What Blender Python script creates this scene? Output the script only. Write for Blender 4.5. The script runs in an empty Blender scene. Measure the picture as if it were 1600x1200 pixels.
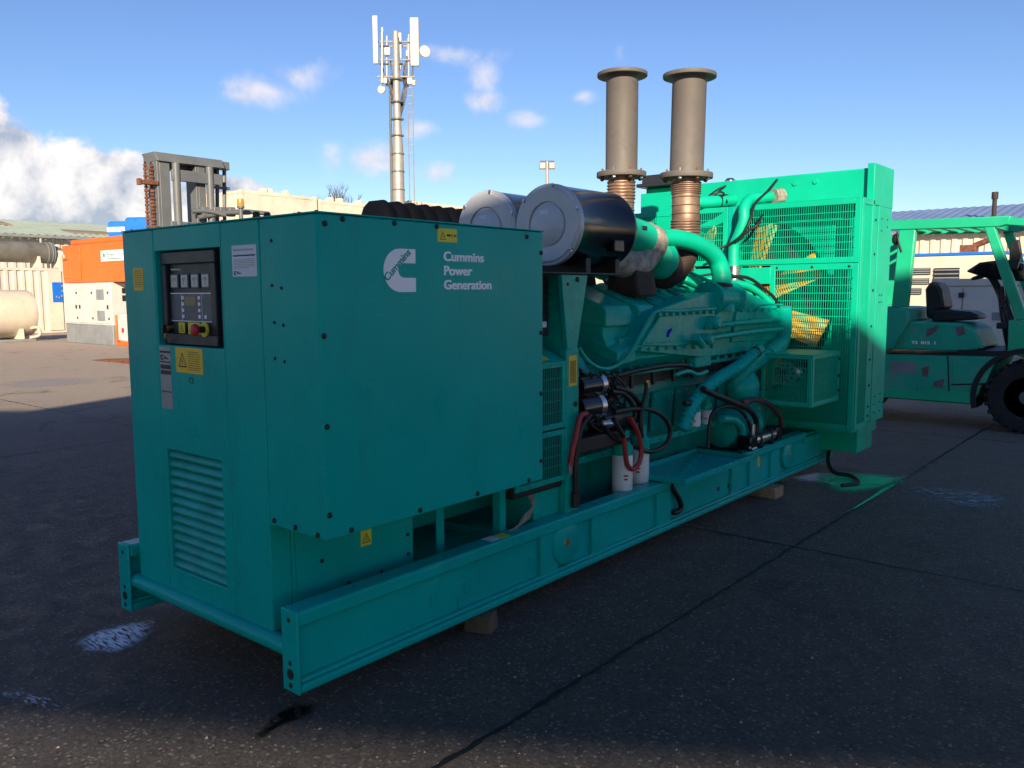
import bpy, bmesh, math, random
from mathutils import Vector, Matrix
random.seed(7)
R = math.radians
scene = bpy.context.scene
# ---------------------------------------------------------------- camera
YAW, PITCH, ROLL, FPX = R(39.672), R(6.284), R(-0.262), 1304.6
CAM = Vector((2.535, -1.792, 1.6))
F = Vector((-math.sin(YAW)*math.cos(PITCH), math.cos(YAW)*math.cos(PITCH), -math.sin(PITCH)))
R0 = Vector((math.cos(YAW), math.sin(YAW), 0)); U0 = R0.cross(F)
RT = R0*math.cos(ROLL)+U0*math.sin(ROLL); UP = U0*math.cos(ROLL)-R0*math.sin(ROLL)
cd = bpy.data.cameras.new('camera'); co = bpy.data.objects.new('camera', cd)
scene.collection.objects.link(co); scene.camera = co
cd.sensor_fit = 'HORIZONTAL'; cd.sensor_width = 36; cd.lens = FPX/1600*36
cd.clip_start = .05; cd.clip_end = 2000
co.matrix_world = Matrix((( RT.x, UP.x, -F.x, CAM.x), (RT.y, UP.y, -F.y, CAM.y), (RT.z, UP.z, -F.z, CAM.z), (0, 0, 0, 1)))
# survey helpers: a sight line met with a plane of the place gives a real position
def ray(x, y): return F + RT*((x-800)/FPX) - UP*((y-600)/FPX)
def SX(x, y, X): d = ray(x, y); return CAM + d*((X-CAM.x)/d.x)
def SY(x, y, Y): d = ray(x, y); return CAM + d*((Y-CAM.y)/d.y)
def SZ(x, y, Z=0): d = ray(x, y); return CAM + d*((Z-CAM.z)/d.z)
def SD(x, y, D): return CAM + ray(x, y)*D
# ---------------------------------------------------------------- sun and sky
SUN_EL, SUN_AZ = R(21), Vector((.66, -.75)).normalized()
to_sun = Vector((SUN_AZ.x*math.cos(SUN_EL), SUN_AZ.y*math.cos(SUN_EL), math.sin(SUN_EL)))
sl = bpy.data.lights.new('sun', 'SUN'); so = bpy.data.objects.new('sun', sl); scene.collection.objects.link(so)
sl.energy = 4.9; sl.angle = R(.55); sl.color = (1, .83, .62)
so.rotation_euler = to_sun.to_track_quat('Z', 'Y').to_euler(); so.location = (6, -8, 12)
vs = scene.view_settings
vs.view_transform = 'Standard'; vs.look = 'None'; vs.gamma = 1; vs.exposure = .85; vs.use_curve_mapping = False
W = bpy.data.worlds.new('World'); scene.world = W; W.use_nodes = True
nt = W.node_tree; nt.nodes.clear()
def N(nt, t, **k):
    n = nt.nodes.new(t)
    for a, b in k.items(): setattr(n, a, b)
    return n
def ln(nt, a, b): nt.links.new(a, b)
def math_n(nt, op, a, b=None, c=None, clamp=False):
    n = N(nt, 'ShaderNodeMath', operation=op, use_clamp=clamp)
    for i, v in enumerate((a, b, c)):
        if v is None: continue
        if isinstance(v, (int, float)): n.inputs[i].default_value = v
        else: ln(nt, v, n.inputs[i])
    return n.outputs[0]
def mix_n(nt, fac, a, b):
    n = N(nt, 'ShaderNodeMix', data_type='RGBA')
    for i, v in ((0, fac), (6, a), (7, b)):
        if isinstance(v, (int, float)): n.inputs[i].default_value = v
        elif isinstance(v, tuple): n.inputs[i].default_value = (*v[:3], 1)
        else: ln(nt, v, n.inputs[i])
    return n.outputs[2]
sky = N(nt, 'ShaderNodeTexSky', sky_type='NISHITA'); sky.sun_disc = False
sky.sun_elevation = SUN_EL; sky.sun_rotation = math.atan2(SUN_AZ.x, SUN_AZ.y); sky.air_density = 1.0; sky.dust_density = .05; sky.ozone_density = 4.0
tc = N(nt, 'ShaderNodeTexCoord')
def noise(nt, vec, scale, detail=5, rough=.55, dist=0):
    n = N(nt, 'ShaderNodeTexNoise'); n.inputs['Scale'].default_value = scale; n.inputs['Detail'].default_value = detail
    n.inputs['Roughness'].default_value = rough; n.inputs['Distortion'].default_value = dist
    if vec is not None: ln(nt, vec, n.inputs['Vector'])
    return n.outputs['Fac']
# clouds: lumps of noise about a few directions of the sky, all round the horizon
CL = [(40, 345, .19, .095, 2.8), (-70, 320, .16, .105, 3.0), (190, 320, .10, .06, 2.4), (280, 335, .07, .05, 1.8), (15, 235, .05, .035, 1.6), (370, 320, .06, .035, 1.6),
      (415, 142, .07, .022, .95), (470, 122, .045, .022, .95), (375, 150, .05, .014, .8), (710, 85, .06, .016, .62), (755, 115, .020, .04, .5), (755, 160, .026, .016, .75), (578, 248, .04, .02, .85), (520, 245, .022, .024, .6), (685, 270, .03, .018, .85),
      (660, 202, .03, .014, .75), (820, 188, .028, .012, .75), (912, 152, .025, .012, .8), (968, 85, .012, .02, .4)]
dens = None
def blob(d, rx, rz):
    d = d.normalized(); s = N(nt, 'ShaderNodeVectorMath', operation='SUBTRACT'); ln(nt, tc.outputs['Generated'], s.inputs[0]); s.inputs[1].default_value = d
    m = N(nt, 'ShaderNodeVectorMath', operation='MULTIPLY'); ln(nt, s.outputs[0], m.inputs[0]); m.inputs[1].default_value = (1/rx, 1/rx, 1/rz)
    l = N(nt, 'ShaderNodeVectorMath', operation='LENGTH'); ln(nt, m.outputs[0], l.inputs[0])
    return math_n(nt, 'SUBTRACT', 1, l.outputs['Value'])
bl = [math_n(nt, 'MULTIPLY', blob(ray(px, py), rx, rz), k) for (px, py, rx, rz, k) in CL]
for k, az in enumerate(range(0, 360, 60)):
    d = Vector((math.cos(R(az+9)), math.sin(R(az+9)), .10+.07*(k % 3)))
    if d.normalized().dot(F) > .55: continue
    bl.append(blob(d, .20, .05+.02*(k % 2)))
big_ = [b for b, c_ in zip(bl, CL) if c_[4] >= 1.3]+bl[len(CL):]; small_ = [b for b, c_ in zip(bl, CL) if c_[4] < 1.3]
dens = big_[0]
for b in big_[1:]: dens = math_n(nt, 'MAXIMUM', dens, b)
thin = small_[0]
for b in small_[1:]: thin = math_n(nt, 'MAXIMUM', thin, b)
n1 = noise(nt, tc.outputs['Generated'], 13, 11, .60, .25)
off = N(nt, 'ShaderNodeVectorMath', operation='ADD'); ln(nt, tc.outputs['Generated'], off.inputs[0]); off.inputs[1].default_value = (.012, -.012, .02)
n2 = noise(nt, off.outputs[0], 13, 6, .55, .25)
den = math_n(nt, 'ADD', dens, math_n(nt, 'MULTIPLY', math_n(nt, 'SUBTRACT', n1, .5), 2.9))
mask = N(nt, 'ShaderNodeMapRange'); mask.interpolation_type = 'SMOOTHSTEP'; ln(nt, den, mask.inputs[0]); mask.inputs[1].default_value = .12; mask.inputs[2].default_value = .55
# lit side minus thickness: where the noise towards the sun is thinner the lump is brighter
sepz = N(nt, 'ShaderNodeSeparateXYZ'); ln(nt, tc.outputs['Generated'], sepz.inputs[0])
lit = math_n(nt, 'ADD', math_n(nt, 'MULTIPLY', math_n(nt, 'SUBTRACT', n1, n2), 4.0), math_n(nt, 'ADD', math_n(nt, 'MULTIPLY', sepz.outputs[2], 3.2), .12), clamp=True)
den2 = math_n(nt, 'ADD', thin, math_n(nt, 'MULTIPLY', math_n(nt, 'SUBTRACT', n1, .5), 2.2))
mask2 = N(nt, 'ShaderNodeMapRange'); mask2.interpolation_type = 'SMOOTHSTEP'; ln(nt, den2, mask2.inputs[0]); mask2.inputs[1].default_value = -.05; mask2.inputs[2].default_value = 1.0
cc = mix_n(nt, lit, (2.9, 3.15, 3.8), (7.6, 7.0, 6.5))
fac = math_n(nt, 'MULTIPLY', mask.outputs[0], .88)
hs = N(nt, 'ShaderNodeHueSaturation'); hs.inputs['Hue'].default_value = .512; hs.inputs['Saturation'].default_value = 1.06; hs.inputs['Value'].default_value = .95; ln(nt, sky.outputs[0], hs.inputs['Color'])
cc2 = mix_n(nt, lit, (4.0, 4.1, 4.9), (6.4, 6.0, 6.0))
skyc = mix_n(nt, fac, mix_n(nt, math_n(nt, 'MULTIPLY', mask2.outputs[0], .8), hs.outputs[0], cc2), cc)
bg = N(nt, 'ShaderNodeBackground'); ln(nt, skyc, bg.inputs[0]); bg.inputs[1].default_value = .086
wo = N(nt, 'ShaderNodeOutputWorld'); ln(nt, bg.outputs[0], wo.inputs[0])

# ---------------------------------------------------------------- materials
MATS = {}
def mat(name, col, rough=.5, metal=0., var=.12, vscale=4., bump=0., bscale=60., dirt=None, dirt_amt=.0, dscale=3., coat=0., spec=.5, streak=False, wave=0., scratch=0.):
    if name in MATS: return MATS[name]
    m = bpy.data.materials.new(name); m.use_nodes = True; t = m.node_tree
    b = t.nodes['Principled BSDF']; g = N(t, 'ShaderNodeTexCoord').outputs['Object']
    if streak:
        mp = N(t, 'ShaderNodeMapping'); ln(t, g, mp.inputs[0]); mp.inputs['Scale'].default_value = (1, 1, .15); gs = mp.outputs[0]
    else: gs = g
    v = noise(t, g, vscale, 6, .6)
    dark = tuple(c*(1-var*1.6) for c in col); light = tuple(min(1, c*(1+var)) for c in col)
    mr = N(t, 'ShaderNodeMapRange'); ln(t, v, mr.inputs[0]); mr.inputs[1].default_value = .3; mr.inputs[2].default_value = .7
    c = mix_n(t, mr.outputs[0], dark, light)
    if dirt:
        dn = noise(t, gs, dscale, 9, .72, .4); dr = N(t, 'ShaderNodeMapRange'); ln(t, dn, dr.inputs[0]); dr.inputs[1].default_value = .55; dr.inputs[2].default_value = .72
        dr.inputs[4].default_value = dirt_amt; c = mix_n(t, dr.outputs[0], c, dirt)
    if scratch:
        for k_, (rot, sc_) in enumerate(((25, 1.), (-50, 1.4), (80, .8))):
            mp2 = N(t, 'ShaderNodeMapping'); ln(t, g, mp2.inputs[0]); mp2.inputs['Rotation'].default_value = (R(rot), R(rot*.6), R(rot)); mp2.inputs['Scale'].default_value = (3*sc_, 3*sc_, 90*sc_)
            s_n = noise(t, mp2.outputs[0], 1.5, 3, .6, .3); s_b = noise(t, g, 2.1+k_, 3, .5); s_r = N(t, 'ShaderNodeMapRange'); ln(t, math_n(t, 'ADD', s_n, math_n(t, 'MULTIPLY', s_b, .55)), s_r.inputs[0]); s_r.inputs[1].default_value = 1.03; s_r.inputs[2].default_value = 1.08; s_r.inputs[4].default_value = scratch
            c = mix_n(t, s_r.outputs[0], c, (.22, .52, .46))
    ln(t, c, b.inputs['Base Color'])
    rr = N(t, 'ShaderNodeMapRange'); ln(t, noise(t, g, vscale*2.3, 7, .65), rr.inputs[0]); rr.inputs[1].default_value = .25; rr.inputs[2].default_value = .75
    rr.inputs[3].default_value = max(.02, rough-.09); rr.inputs[4].default_value = min(1, rough+.11); ln(t, rr.outputs[0], b.inputs['Roughness'])
    b.inputs['Metallic'].default_value = metal; b.inputs['Coat Weight'].default_value = coat; b.inputs['Coat Roughness'].default_value = .15
    b.inputs['Specular IOR Level'].default_value = spec
    if bump:
        bp = N(t, 'ShaderNodeBump'); bp.inputs['Strength'].default_value = bump; bp.inputs['Distance'].default_value = .004
        ln(t, noise(t, g, bscale, 4, .6), bp.inputs['Height'])
        if wave:
            b2 = N(t, 'ShaderNodeBump'); b2.inputs['Strength'].default_value = 1; b2.inputs['Distance'].default_value = wave; ln(t, noise(t, g, 2.2, 2, .5), b2.inputs['Height']); ln(t, b2.outputs[0], bp.inputs['Normal'])
        ln(t, bp.outputs[0], b.inputs['Normal'])
    MATS[name] = m; return m
GREEN = (.0, .40, .345)
M = dict(
 green=mat('teal_green_paint', GREEN, .30, 0, .06, 2.2, .04, 90, (.012, .27, .235), .55, 6, streak=True, spec=.13, wave=.007, scratch=.5),
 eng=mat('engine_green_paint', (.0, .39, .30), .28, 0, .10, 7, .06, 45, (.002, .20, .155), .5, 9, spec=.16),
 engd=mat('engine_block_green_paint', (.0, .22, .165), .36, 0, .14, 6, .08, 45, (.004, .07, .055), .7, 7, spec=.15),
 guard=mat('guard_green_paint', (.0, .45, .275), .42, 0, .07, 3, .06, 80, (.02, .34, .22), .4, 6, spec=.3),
 dust=mat('dusty_louvre_paint', (.01, .40, .34), .55, 0, .15, 9, .1, 80, (.28, .36, .31), .5, 14),
 black=mat('black_rubber', (.012, .012, .014), .5, 0, .2, 8, .2, 60),
 blackg=mat('black_gloss_paint', (.006, .007, .010), .16, 0, .1, 3, .0, 40, (.03, .03, .035), .3, 6),
 dark=mat('dark_recess', (.01, .014, .014), .7, 0, .2, 6),
 panel=mat('control_panel_grey', (.022, .024, .032), .42, 0, .1, 6),
 panel2=mat('panel_light_grey', (.085, .095, .125), .4, 0, .06, 8),
 dial=mat('meter_glass_white', (.42, .43, .46), .18, 0, .08, 20),
 lcd=mat('lcd_display', (.09, .085, .05), .15, 0, .1, 20),
 yellow=mat('yellow_label', (.78, .50, .02), .45, 0, .06, 20),
 yellow2=mat('yellow_label_acid', (.68, .62, .03), .45, 0, .06, 20),
 ylwfan=mat('yellow_fan_paint', (.60, .36, .03), .55, 0, .15, 5, .1, 40, (.24, .13, .03), .6, 8),
 ink=mat('black_ink', (.012, .012, .012), .5),
 white=mat('white_print', (.88, .90, .93), .45, 0, .03, 12),
 paper=mat('white_paper', (.68, .72, .80), .6, 0, .04, 14),
 grey=mat('grey_steel_plate', (.33, .34, .36), .4, .3, .12, 10),
 red=mat('red_plastic', (.50, .015, .02), .4, 0, .1, 12),
 cream_f=mat('white_filter', (.72, .72, .70), .35, 0, .05, 9, 0, 1, (.3, .3, .28), .3, 12),
 steel=mat('bare_steel', (.55, .55, .56), .28, 1, .12, 12, .1, 80),
 alu=mat('brushed_aluminium_cap', (.50, .51, .54), .42, .25, .05, 6, .05, 60),
 stack=mat('grey_exhaust_paint', (.125, .112, .103), .62, 0, .10, 3, .12, 60, (.06, .05, .045), .75, 6, streak=False),
 bellow=mat('heat_tinted_bellows', (.30, .20, .145), .5, .55, .25, 8, .1, 60, (.12, .08, .07), .5, 9),
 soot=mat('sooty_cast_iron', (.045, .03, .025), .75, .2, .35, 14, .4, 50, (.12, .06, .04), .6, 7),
 rust=mat('rusty_steel', (.20, .075, .035), .75, .1, .35, 14, .4, 50),
 wrap=mat('exhaust_lagging', (.34, .30, .26), .8, 0, .35, 22, .6, 70, (.08, .07, .06), .8, 12),
 wood=mat('weathered_timber', (.34, .22, .12), .8, 0, .3, 14, .5, 60, (.1, .07, .04), .6, 10),
 wood2=mat('dark_weathered_timber', (.13, .085, .055), .85, 0, .3, 14, .5, 60),
 blue_ink=mat('blue_emblem', (.01, .01, .40), .6, spec=.05),
 orange=mat('orange_paint', (.85, .14, .012), .42, 0, .08, 2, .05, 30, (.35, .08, .02), .4, 4),
 creamw=mat('cream_white_paint', (.64, .57, .45), .55, 0, .08, 1.5, .1, 20, (.35, .25, .16), .45, 2.5),
 white_gs=mat('white_canopy_paint', (.54, .53, .50), .5, 0, .06, 1.5, .1, 20, (.4, .36, .3), .35, 2.5),
 greyb=mat('grey_base_paint', (.21, .23, .24), .55, 0, .12, 3, .1, 20, (.3, .24, .18), .4, 3),
 wall=mat('cream_cladding', (.60, .55, .45), .6, 0, .10, .8, .05, 10, (.36, .27, .15), .35, 1.2),
 roofg=mat('pale_green_roof_sheet', (.36, .43, .34), .6, 0, .10, .7, .1, 10, (.27, .20, .10), .6, .9),
 roofb=mat('blue_grey_roof_sheet', (.17, .24, .40), .45, 0, .08, .7, .1, 10, (.2, .22, .24), .4, .9),
 greym=mat('grey_machine_paint', (.125, .135, .14), .42, 0, .12, 3, .1, 30, (.12, .07, .04), .5, 6),
 galv=mat('galvanised_steel', (.38, .35, .30), .5, .4, .10, 3, .05, 30),
 antenna=mat('off_white_radome', (.60, .55, .47), .5, 0, .04, 2),
 bluet=mat('blue_plastic', (.015, .16, .62), .4, 0, .08, 3),
 fork=mat('forklift_green_paint', (.01, .45, .23), .42, 0, .08, 3, .1, 40, (.18, .16, .17), .0, 4, coat=.1),
 forkw=mat('forklift_worn_green_paint', (.01, .40, .25), .5, 0, .10, 3, .12, 40, (.22, .17, .18), .75, 3.0),
 tyre=mat('tyre_rubber', (.018, .018, .020), .8, 0, .3, 10, .4, 40),
 caster_clad=mat('shade_canopy_cladding', (.30, .30, .30), .7, 0, .1, 1),  # only on the added shade canopy and its slats
 silencer=mat('weathered_grey_steel', (.27, .25, .20), .55, .35, .2, 2, .1, 30, (.16, .11, .06), .5, 2.5),
 twig=mat('bare_twig_bark', (.10, .075, .055), .9),
 glassd=mat('dark_window_glass', (.02, .022, .026), .12, 0, .2, 3),
 amber=mat('amber_lens', (.85, .22, .01), .2),
 copper=mat('brass_fitting', (.55, .33, .12), .35, .9),
 hosered=mat('red_cable', (.36, .03, .03), .45, 0, .12, 10),
 hosebr=mat('brown_red_hose', (.12, .035, .04), .5, 0, .2, 10),
)
# ---------------------------------------------------------------- mesh helpers
COL = scene.collection
class MB:
    def __init__(s): s.bm = bmesh.new()
    def face(s, vs):
        v = [s.bm.verts.new(p) for p in vs]; return s.bm.faces.new(v)
    def box(s, x0, x1, y0, y1, z0, z1, mtx=None):
        c = [(x0, y0, z0), (x1, y0, z0), (x1, y1, z0), (x0, y1, z0), (x0, y0, z1), (x1, y0, z1), (x1, y1, z1), (x0, y1, z1)]
        v = [s.bm.verts.new(mtx @ Vector(p) if mtx else p) for p in c]
        for f in ((0, 3, 2, 1), (4, 5, 6, 7), (0, 1, 5, 4), (1, 2, 6, 5), (2, 3, 7, 6), (3, 0, 4, 7)): s.bm.faces.new([v[i] for i in f])
        return s
    def prism(s, pts, d):            # closed polygon pts swept by vector d
        d = Vector(d); a = [s.bm.verts.new(p) for p in pts]; b = [s.bm.verts.new(Vector(p)+d) for p in pts]
        n = len(a); s.bm.faces.new(a[::-1]); s.bm.faces.new(b)
        for i in range(n): s.bm.faces.new((a[i], a[(i+1) % n], b[(i+1) % n], b[i]))
        return s
    def lathe(s, prof, o=(0, 0, 0), axis='Z', n=32, cap=True):   # prof: (r, h)
        o = Vector(o); q = {'X': ((0, 1, 0), (0, 0, 1), (1, 0, 0)), 'Y': ((0, 0, 1), (1, 0, 0), (0, 1, 0)), 'Z': ((1, 0, 0), (0, 1, 0), (0, 0, 1))}[axis] if isinstance(axis, str) else axis
        a, b, c = (Vector(t) for t in q); rings = []
        for r, h in prof:
            rings.append([s.bm.verts.new(o+c*h+a*(r*math.cos(2*math.pi*i/n))+b*(r*math.sin(2*math.pi*i/n))) for i in range(n)])
        for k in range(len(rings)-1):
            for i in range(n): s.bm.faces.new((rings[k][i], rings[k][(i+1) % n], rings[k+1][(i+1) % n], rings[k+1][i]))
        if cap: s.bm.faces.new(rings[0][::-1]); s.bm.faces.new(rings[-1])
        return s
    def cyl(s, p0, p1, r, n=16, r1=None):
        p0 = Vector(p0); p1 = Vector(p1); c = (p1-p0); L = c.length; c = c/L
        a = c.orthogonal().normalized(); b = c.cross(a)
        return s.lathe([(r, 0), (r1 if r1 is not None else r, L)], p0, (a, b, c), n)
    def tube(s, pts, r, n=10, sub=6, ribs=0, rib_amp=0.):
        P = [Vector(p) for p in pts]; path = []
        if sub > 1 and len(P) > 2:
            for i in range(len(P)-1):
                p0 = P[max(0, i-1)]; p1 = P[i]; p2 = P[i+1]; p3 = P[min(len(P)-1, i+2)]
                for k in range(sub):
                    t = k/sub
                    path.append(.5*((2*p1)+(p2-p0)*t+(2*p0-5*p1+4*p2-p3)*t*t+(3*p1-p0-3*p2+p3)*t**3))
            path.append(P[-1])
        else: path = P
        if ribs:
            L = [0]
            for i in range(1, len(path)): L.append(L[-1]+(path[i]-path[i-1]).length)
            new = []; m = ribs*4
            for k in range(m+1):
                t = L[-1]*k/m; i = 0
                while i < len(L)-2 and L[i+1] < t: i += 1
                u = (t-L[i])/max(1e-9, L[i+1]-L[i]); new.append(path[i].lerp(path[i+1], u))
            path = new
        T = [(path[min(i+1, len(path)-1)]-path[max(0, i-1)]).normalized() for i in range(len(path))]
        a = T[0].orthogonal().normalized(); rings = []
        for i, p in enumerate(path):
            a = (a-T[i]*a.dot(T[i])).normalized(); b = T[i].cross(a)
            rr = r if not callable(r) else r(i/(len(path)-1))
            if ribs: rr += rib_amp*(1 if i % 4 in (1, 2) else -1)
            rings.append([s.bm.verts.new(p+a*(rr*math.cos(2*math.pi*j/n))+b*(rr*math.sin(2*math.pi*j/n))) for j in range(n)])
        for k in range(len(rings)-1):
            for j in range(n): s.bm.faces.new((rings[k][j], rings[k][(j+1) % n], rings[k+1][(j+1) % n], rings[k+1][j]))
        s.bm.faces.new(rings[0][::-1]); s.bm.faces.new(rings[-1]); return s
    def sphere(s, o, r, sx=1, sy=1, sz=1, n=14):
        m = Matrix.Translation(o) @ Matrix.Diagonal((sx, sy, sz, 1)); bmesh.ops.create_uvsphere(s.bm, u_segments=n, v_segments=n//2+1, radius=r, matrix=m); return s
    def mesh(s, name, m=None, smooth=35):
        bmesh.ops.recalc_face_normals(s.bm, faces=s.bm.faces)
        me = bpy.data.meshes.new(name); s.bm.to_mesh(me); s.bm.free()
        if m: me.materials.append(M[m] if isinstance(m, str) else m)
        if smooth and len(me.polygons):
            me.shade_smooth(); me.set_sharp_from_angle(angle=R(smooth))
        return me
    def build(s, name, m, parent=None, bevel=0., smooth=35, seg=2):
        return link(name, s.mesh(name, m, smooth), parent, bevel, seg)
def link(name, me, parent=None, bevel=0., seg=2, mtx=None):
    o = bpy.data.objects.new(name, me); COL.objects.link(o)
    if parent:
        o.parent = parent
        if parent.type == 'EMPTY': o.matrix_parent_inverse = parent_inv(parent)
    if mtx is not None: o.matrix_basis = mtx
    if bevel:
        b = o.modifiers.new('bevel', 'BEVEL'); b.width = bevel; b.segments = seg; b.limit_method = 'ANGLE'; b.angle_limit = R(40); b.harden_normals = False
    return o
def parent_inv(p): return (Matrix.Translation(p.location) @ p.rotation_euler.to_matrix().to_4x4()).inverted()
def thing(name, label, cat, loc=(0, 0, 0), group=None):
    o = bpy.data.objects.new(name, None); COL.objects.link(o); o.location = loc; o.empty_display_size = .2
    return tag(o, label, cat, group)
def tag(o, label, cat, group=None):
    o['label'] = label; o['category'] = cat
    if group: o['group'] = group
    return o
def struct(o): o['kind'] = 'structure'; return o
def stuff(o): o['kind'] = 'stuff'; return o
def text(body, name, m, o, ux, uy, h, parent, bold=.0, depth=.0006, align='LEFT', xs=1., shear=0.):
    """lettering whose baseline starts at o, runs along ux with its up along uy, capital height about h"""
    c = bpy.data.curves.new(name, 'FONT'); c.body = body; c.size = h/.7; c.extrude = depth; c.align_x = align; c.space_line = .78; c.shear = shear; c.resolution_u = 3
    t = bpy.data.objects.new(name, c); COL.objects.link(t)
    bpy.context.view_layer.update()
    me = bpy.data.meshes.new_from_object(t.evaluated_get(bpy.context.evaluated_depsgraph_get()))
    bpy.data.objects.remove(t); bpy.data.curves.remove(c)
    ux = Vector(ux).normalized(); uy = Vector(uy).normalized(); n = ux.cross(uy)
    mt = Matrix(((ux.x*xs, uy.x, n.x, o[0]), (ux.y*xs, uy.y, n.y, o[1]), (ux.z*xs, uy.z, n.z, o[2]), (0, 0, 0, 1)))
    if bold:      # heavier strokes: the same outline laid again a stroke's fraction to each side
        me2 = bmesh.new()
        for k, (dx_, dy_) in enumerate(((-1, -.5), (-1, .5), (1, -.5), (1, .5), (0, 0), (-.5, 0), (.5, 0))):
            n0 = len(me2.verts); me2.from_mesh(me); me2.verts.ensure_lookup_table()
            for v_ in me2.verts[n0:]: v_.co.x += dx_*bold*h; v_.co.y += dy_*bold*h; v_.co.z += k*.00006
        me2.to_mesh(me); me2.free()
    me.transform(mt); me.materials.clear(); me.materials.append(M[m])
    return link(name, me, parent)
# ---------------------------------------------------------------- ground
gm = bpy.data.materials.new('damp_yard_concrete'); gm.use_nodes = True; t = gm.node_tree; b = t.nodes['Principled BSDF']
g = N(t, 'ShaderNodeTexCoord').outputs['Object']
big = noise(t, g, .35, 6, .6, .3)
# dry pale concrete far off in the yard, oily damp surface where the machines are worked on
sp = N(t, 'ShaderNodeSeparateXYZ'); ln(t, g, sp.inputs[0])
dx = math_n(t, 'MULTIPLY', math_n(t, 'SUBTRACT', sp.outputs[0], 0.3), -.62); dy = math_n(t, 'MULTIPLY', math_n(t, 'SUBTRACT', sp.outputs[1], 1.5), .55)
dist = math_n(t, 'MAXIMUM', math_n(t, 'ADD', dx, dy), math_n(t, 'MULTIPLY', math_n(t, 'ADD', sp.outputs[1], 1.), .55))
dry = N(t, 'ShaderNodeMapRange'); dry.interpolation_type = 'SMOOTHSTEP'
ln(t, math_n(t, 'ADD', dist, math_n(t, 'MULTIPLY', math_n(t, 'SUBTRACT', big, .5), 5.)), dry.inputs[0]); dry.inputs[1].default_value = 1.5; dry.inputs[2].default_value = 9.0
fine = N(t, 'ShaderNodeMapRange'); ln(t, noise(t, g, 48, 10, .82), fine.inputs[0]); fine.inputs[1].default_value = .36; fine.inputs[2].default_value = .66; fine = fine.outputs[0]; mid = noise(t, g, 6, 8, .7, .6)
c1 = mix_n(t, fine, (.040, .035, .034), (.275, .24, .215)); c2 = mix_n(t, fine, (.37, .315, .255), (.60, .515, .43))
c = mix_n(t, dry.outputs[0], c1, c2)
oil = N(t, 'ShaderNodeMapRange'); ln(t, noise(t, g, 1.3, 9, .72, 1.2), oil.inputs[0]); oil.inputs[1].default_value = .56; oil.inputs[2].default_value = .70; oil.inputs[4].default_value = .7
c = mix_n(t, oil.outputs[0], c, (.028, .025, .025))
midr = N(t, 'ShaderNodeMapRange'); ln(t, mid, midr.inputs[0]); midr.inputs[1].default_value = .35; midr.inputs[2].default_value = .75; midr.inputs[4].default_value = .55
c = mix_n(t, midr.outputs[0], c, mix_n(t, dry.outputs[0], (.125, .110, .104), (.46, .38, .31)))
blt = N(t, 'ShaderNodeMapRange'); ln(t, noise(t, g, 17, 7, .75, .8), blt.inputs[0]); blt.inputs[1].default_value = .54; blt.inputs[2].default_value = .66; blt.inputs[4].default_value = .6
c = mix_n(t, blt.outputs[0], c, mix_n(t, dry.outputs[0], (.034, .030, .030), (.36, .31, .26)))
vo = N(t, 'ShaderNodeTexVoronoi'); vo.inputs['Scale'].default_value = 34; ln(t, g, vo.inputs['Vector'])
wn = N(t, 'ShaderNodeTexWhiteNoise'); ln(t, vo.outputs['Position'], wn.inputs['Vector'])
sz = math_n(t, 'MULTIPLY', math_n(t, 'POWER', wn.outputs['Value'], 14.), .24)
chip = math_n(t, 'LESS_THAN', vo.outputs['Distance'], sz)
tone = mix_n(t, wn.outputs['Color'], (.22, .20, .17), (.50, .48, .45))
c = mix_n(t, math_n(t, 'MULTIPLY', chip, .8), c, tone)
vo2 = N(t, 'ShaderNodeTexVoronoi'); vo2.inputs['Scale'].default_value = 62; ln(t, g, vo2.inputs['Vector'])
wn2 = N(t, 'ShaderNodeTexWhiteNoise'); ln(t, vo2.outputs['Position'], wn2.inputs['Vector'])
chip2 = math_n(t, 'LESS_THAN', vo2.outputs['Distance'], math_n(t, 'MULTIPLY', math_n(t, 'POWER', wn2.outputs['Value'], 2.6), .50))
tn2 = N(t, 'ShaderNodeMapRange'); sp2 = N(t, 'ShaderNodeSeparateColor'); ln(t, wn2.outputs['Color'], sp2.inputs[0]); ln(t, sp2.outputs[0], tn2.inputs[0]); tn2.inputs[1].default_value = .35; tn2.inputs[2].default_value = 1.
c = mix_n(t, math_n(t, 'MULTIPLY', math_n(t, 'MULTIPLY', chip2, N(t, 'ShaderNodeMath').outputs[0]) if False else chip2, .8), c, mix_n(t, tn2.outputs[0], mix_n(t, dry.outputs[0], (.05, .048, .046), (.40, .36, .32)), (.46, .42, .37)))
ln(t, c, b.inputs['Base Color'])
rg = N(t, 'ShaderNodeMapRange'); ln(t, mid, rg.inputs[0]); rg.inputs[1].default_value = .3; rg.inputs[2].default_value = .7; rg.inputs[3].default_value = .50; rg.inputs[4].default_value = .85
ln(t, math_n(t, 'ADD', rg.outputs[0], math_n(t, 'MULTIPLY', dry.outputs[0], .3), clamp=True), b.inputs['Roughness'])
b.inputs['Specular IOR Level'].default_value = .35
bp = N(t, 'ShaderNodeBump'); bp.inputs['Strength'].default_value = 1.; bp.inputs['Distance'].default_value = .022
ln(t, math_n(t, 'ADD', fine, math_n(t, 'MULTIPLY', vo2.outputs['Distance'], .5)), bp.inputs['Height']); ln(t, bp.outputs[0], b.inputs['Normal'])
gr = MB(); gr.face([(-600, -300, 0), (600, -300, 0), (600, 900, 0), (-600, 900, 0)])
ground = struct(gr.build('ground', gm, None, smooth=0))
M['tar'] = mat('tar_joint', (.008, .008, .009), .55, 0, .2, 20)
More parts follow.
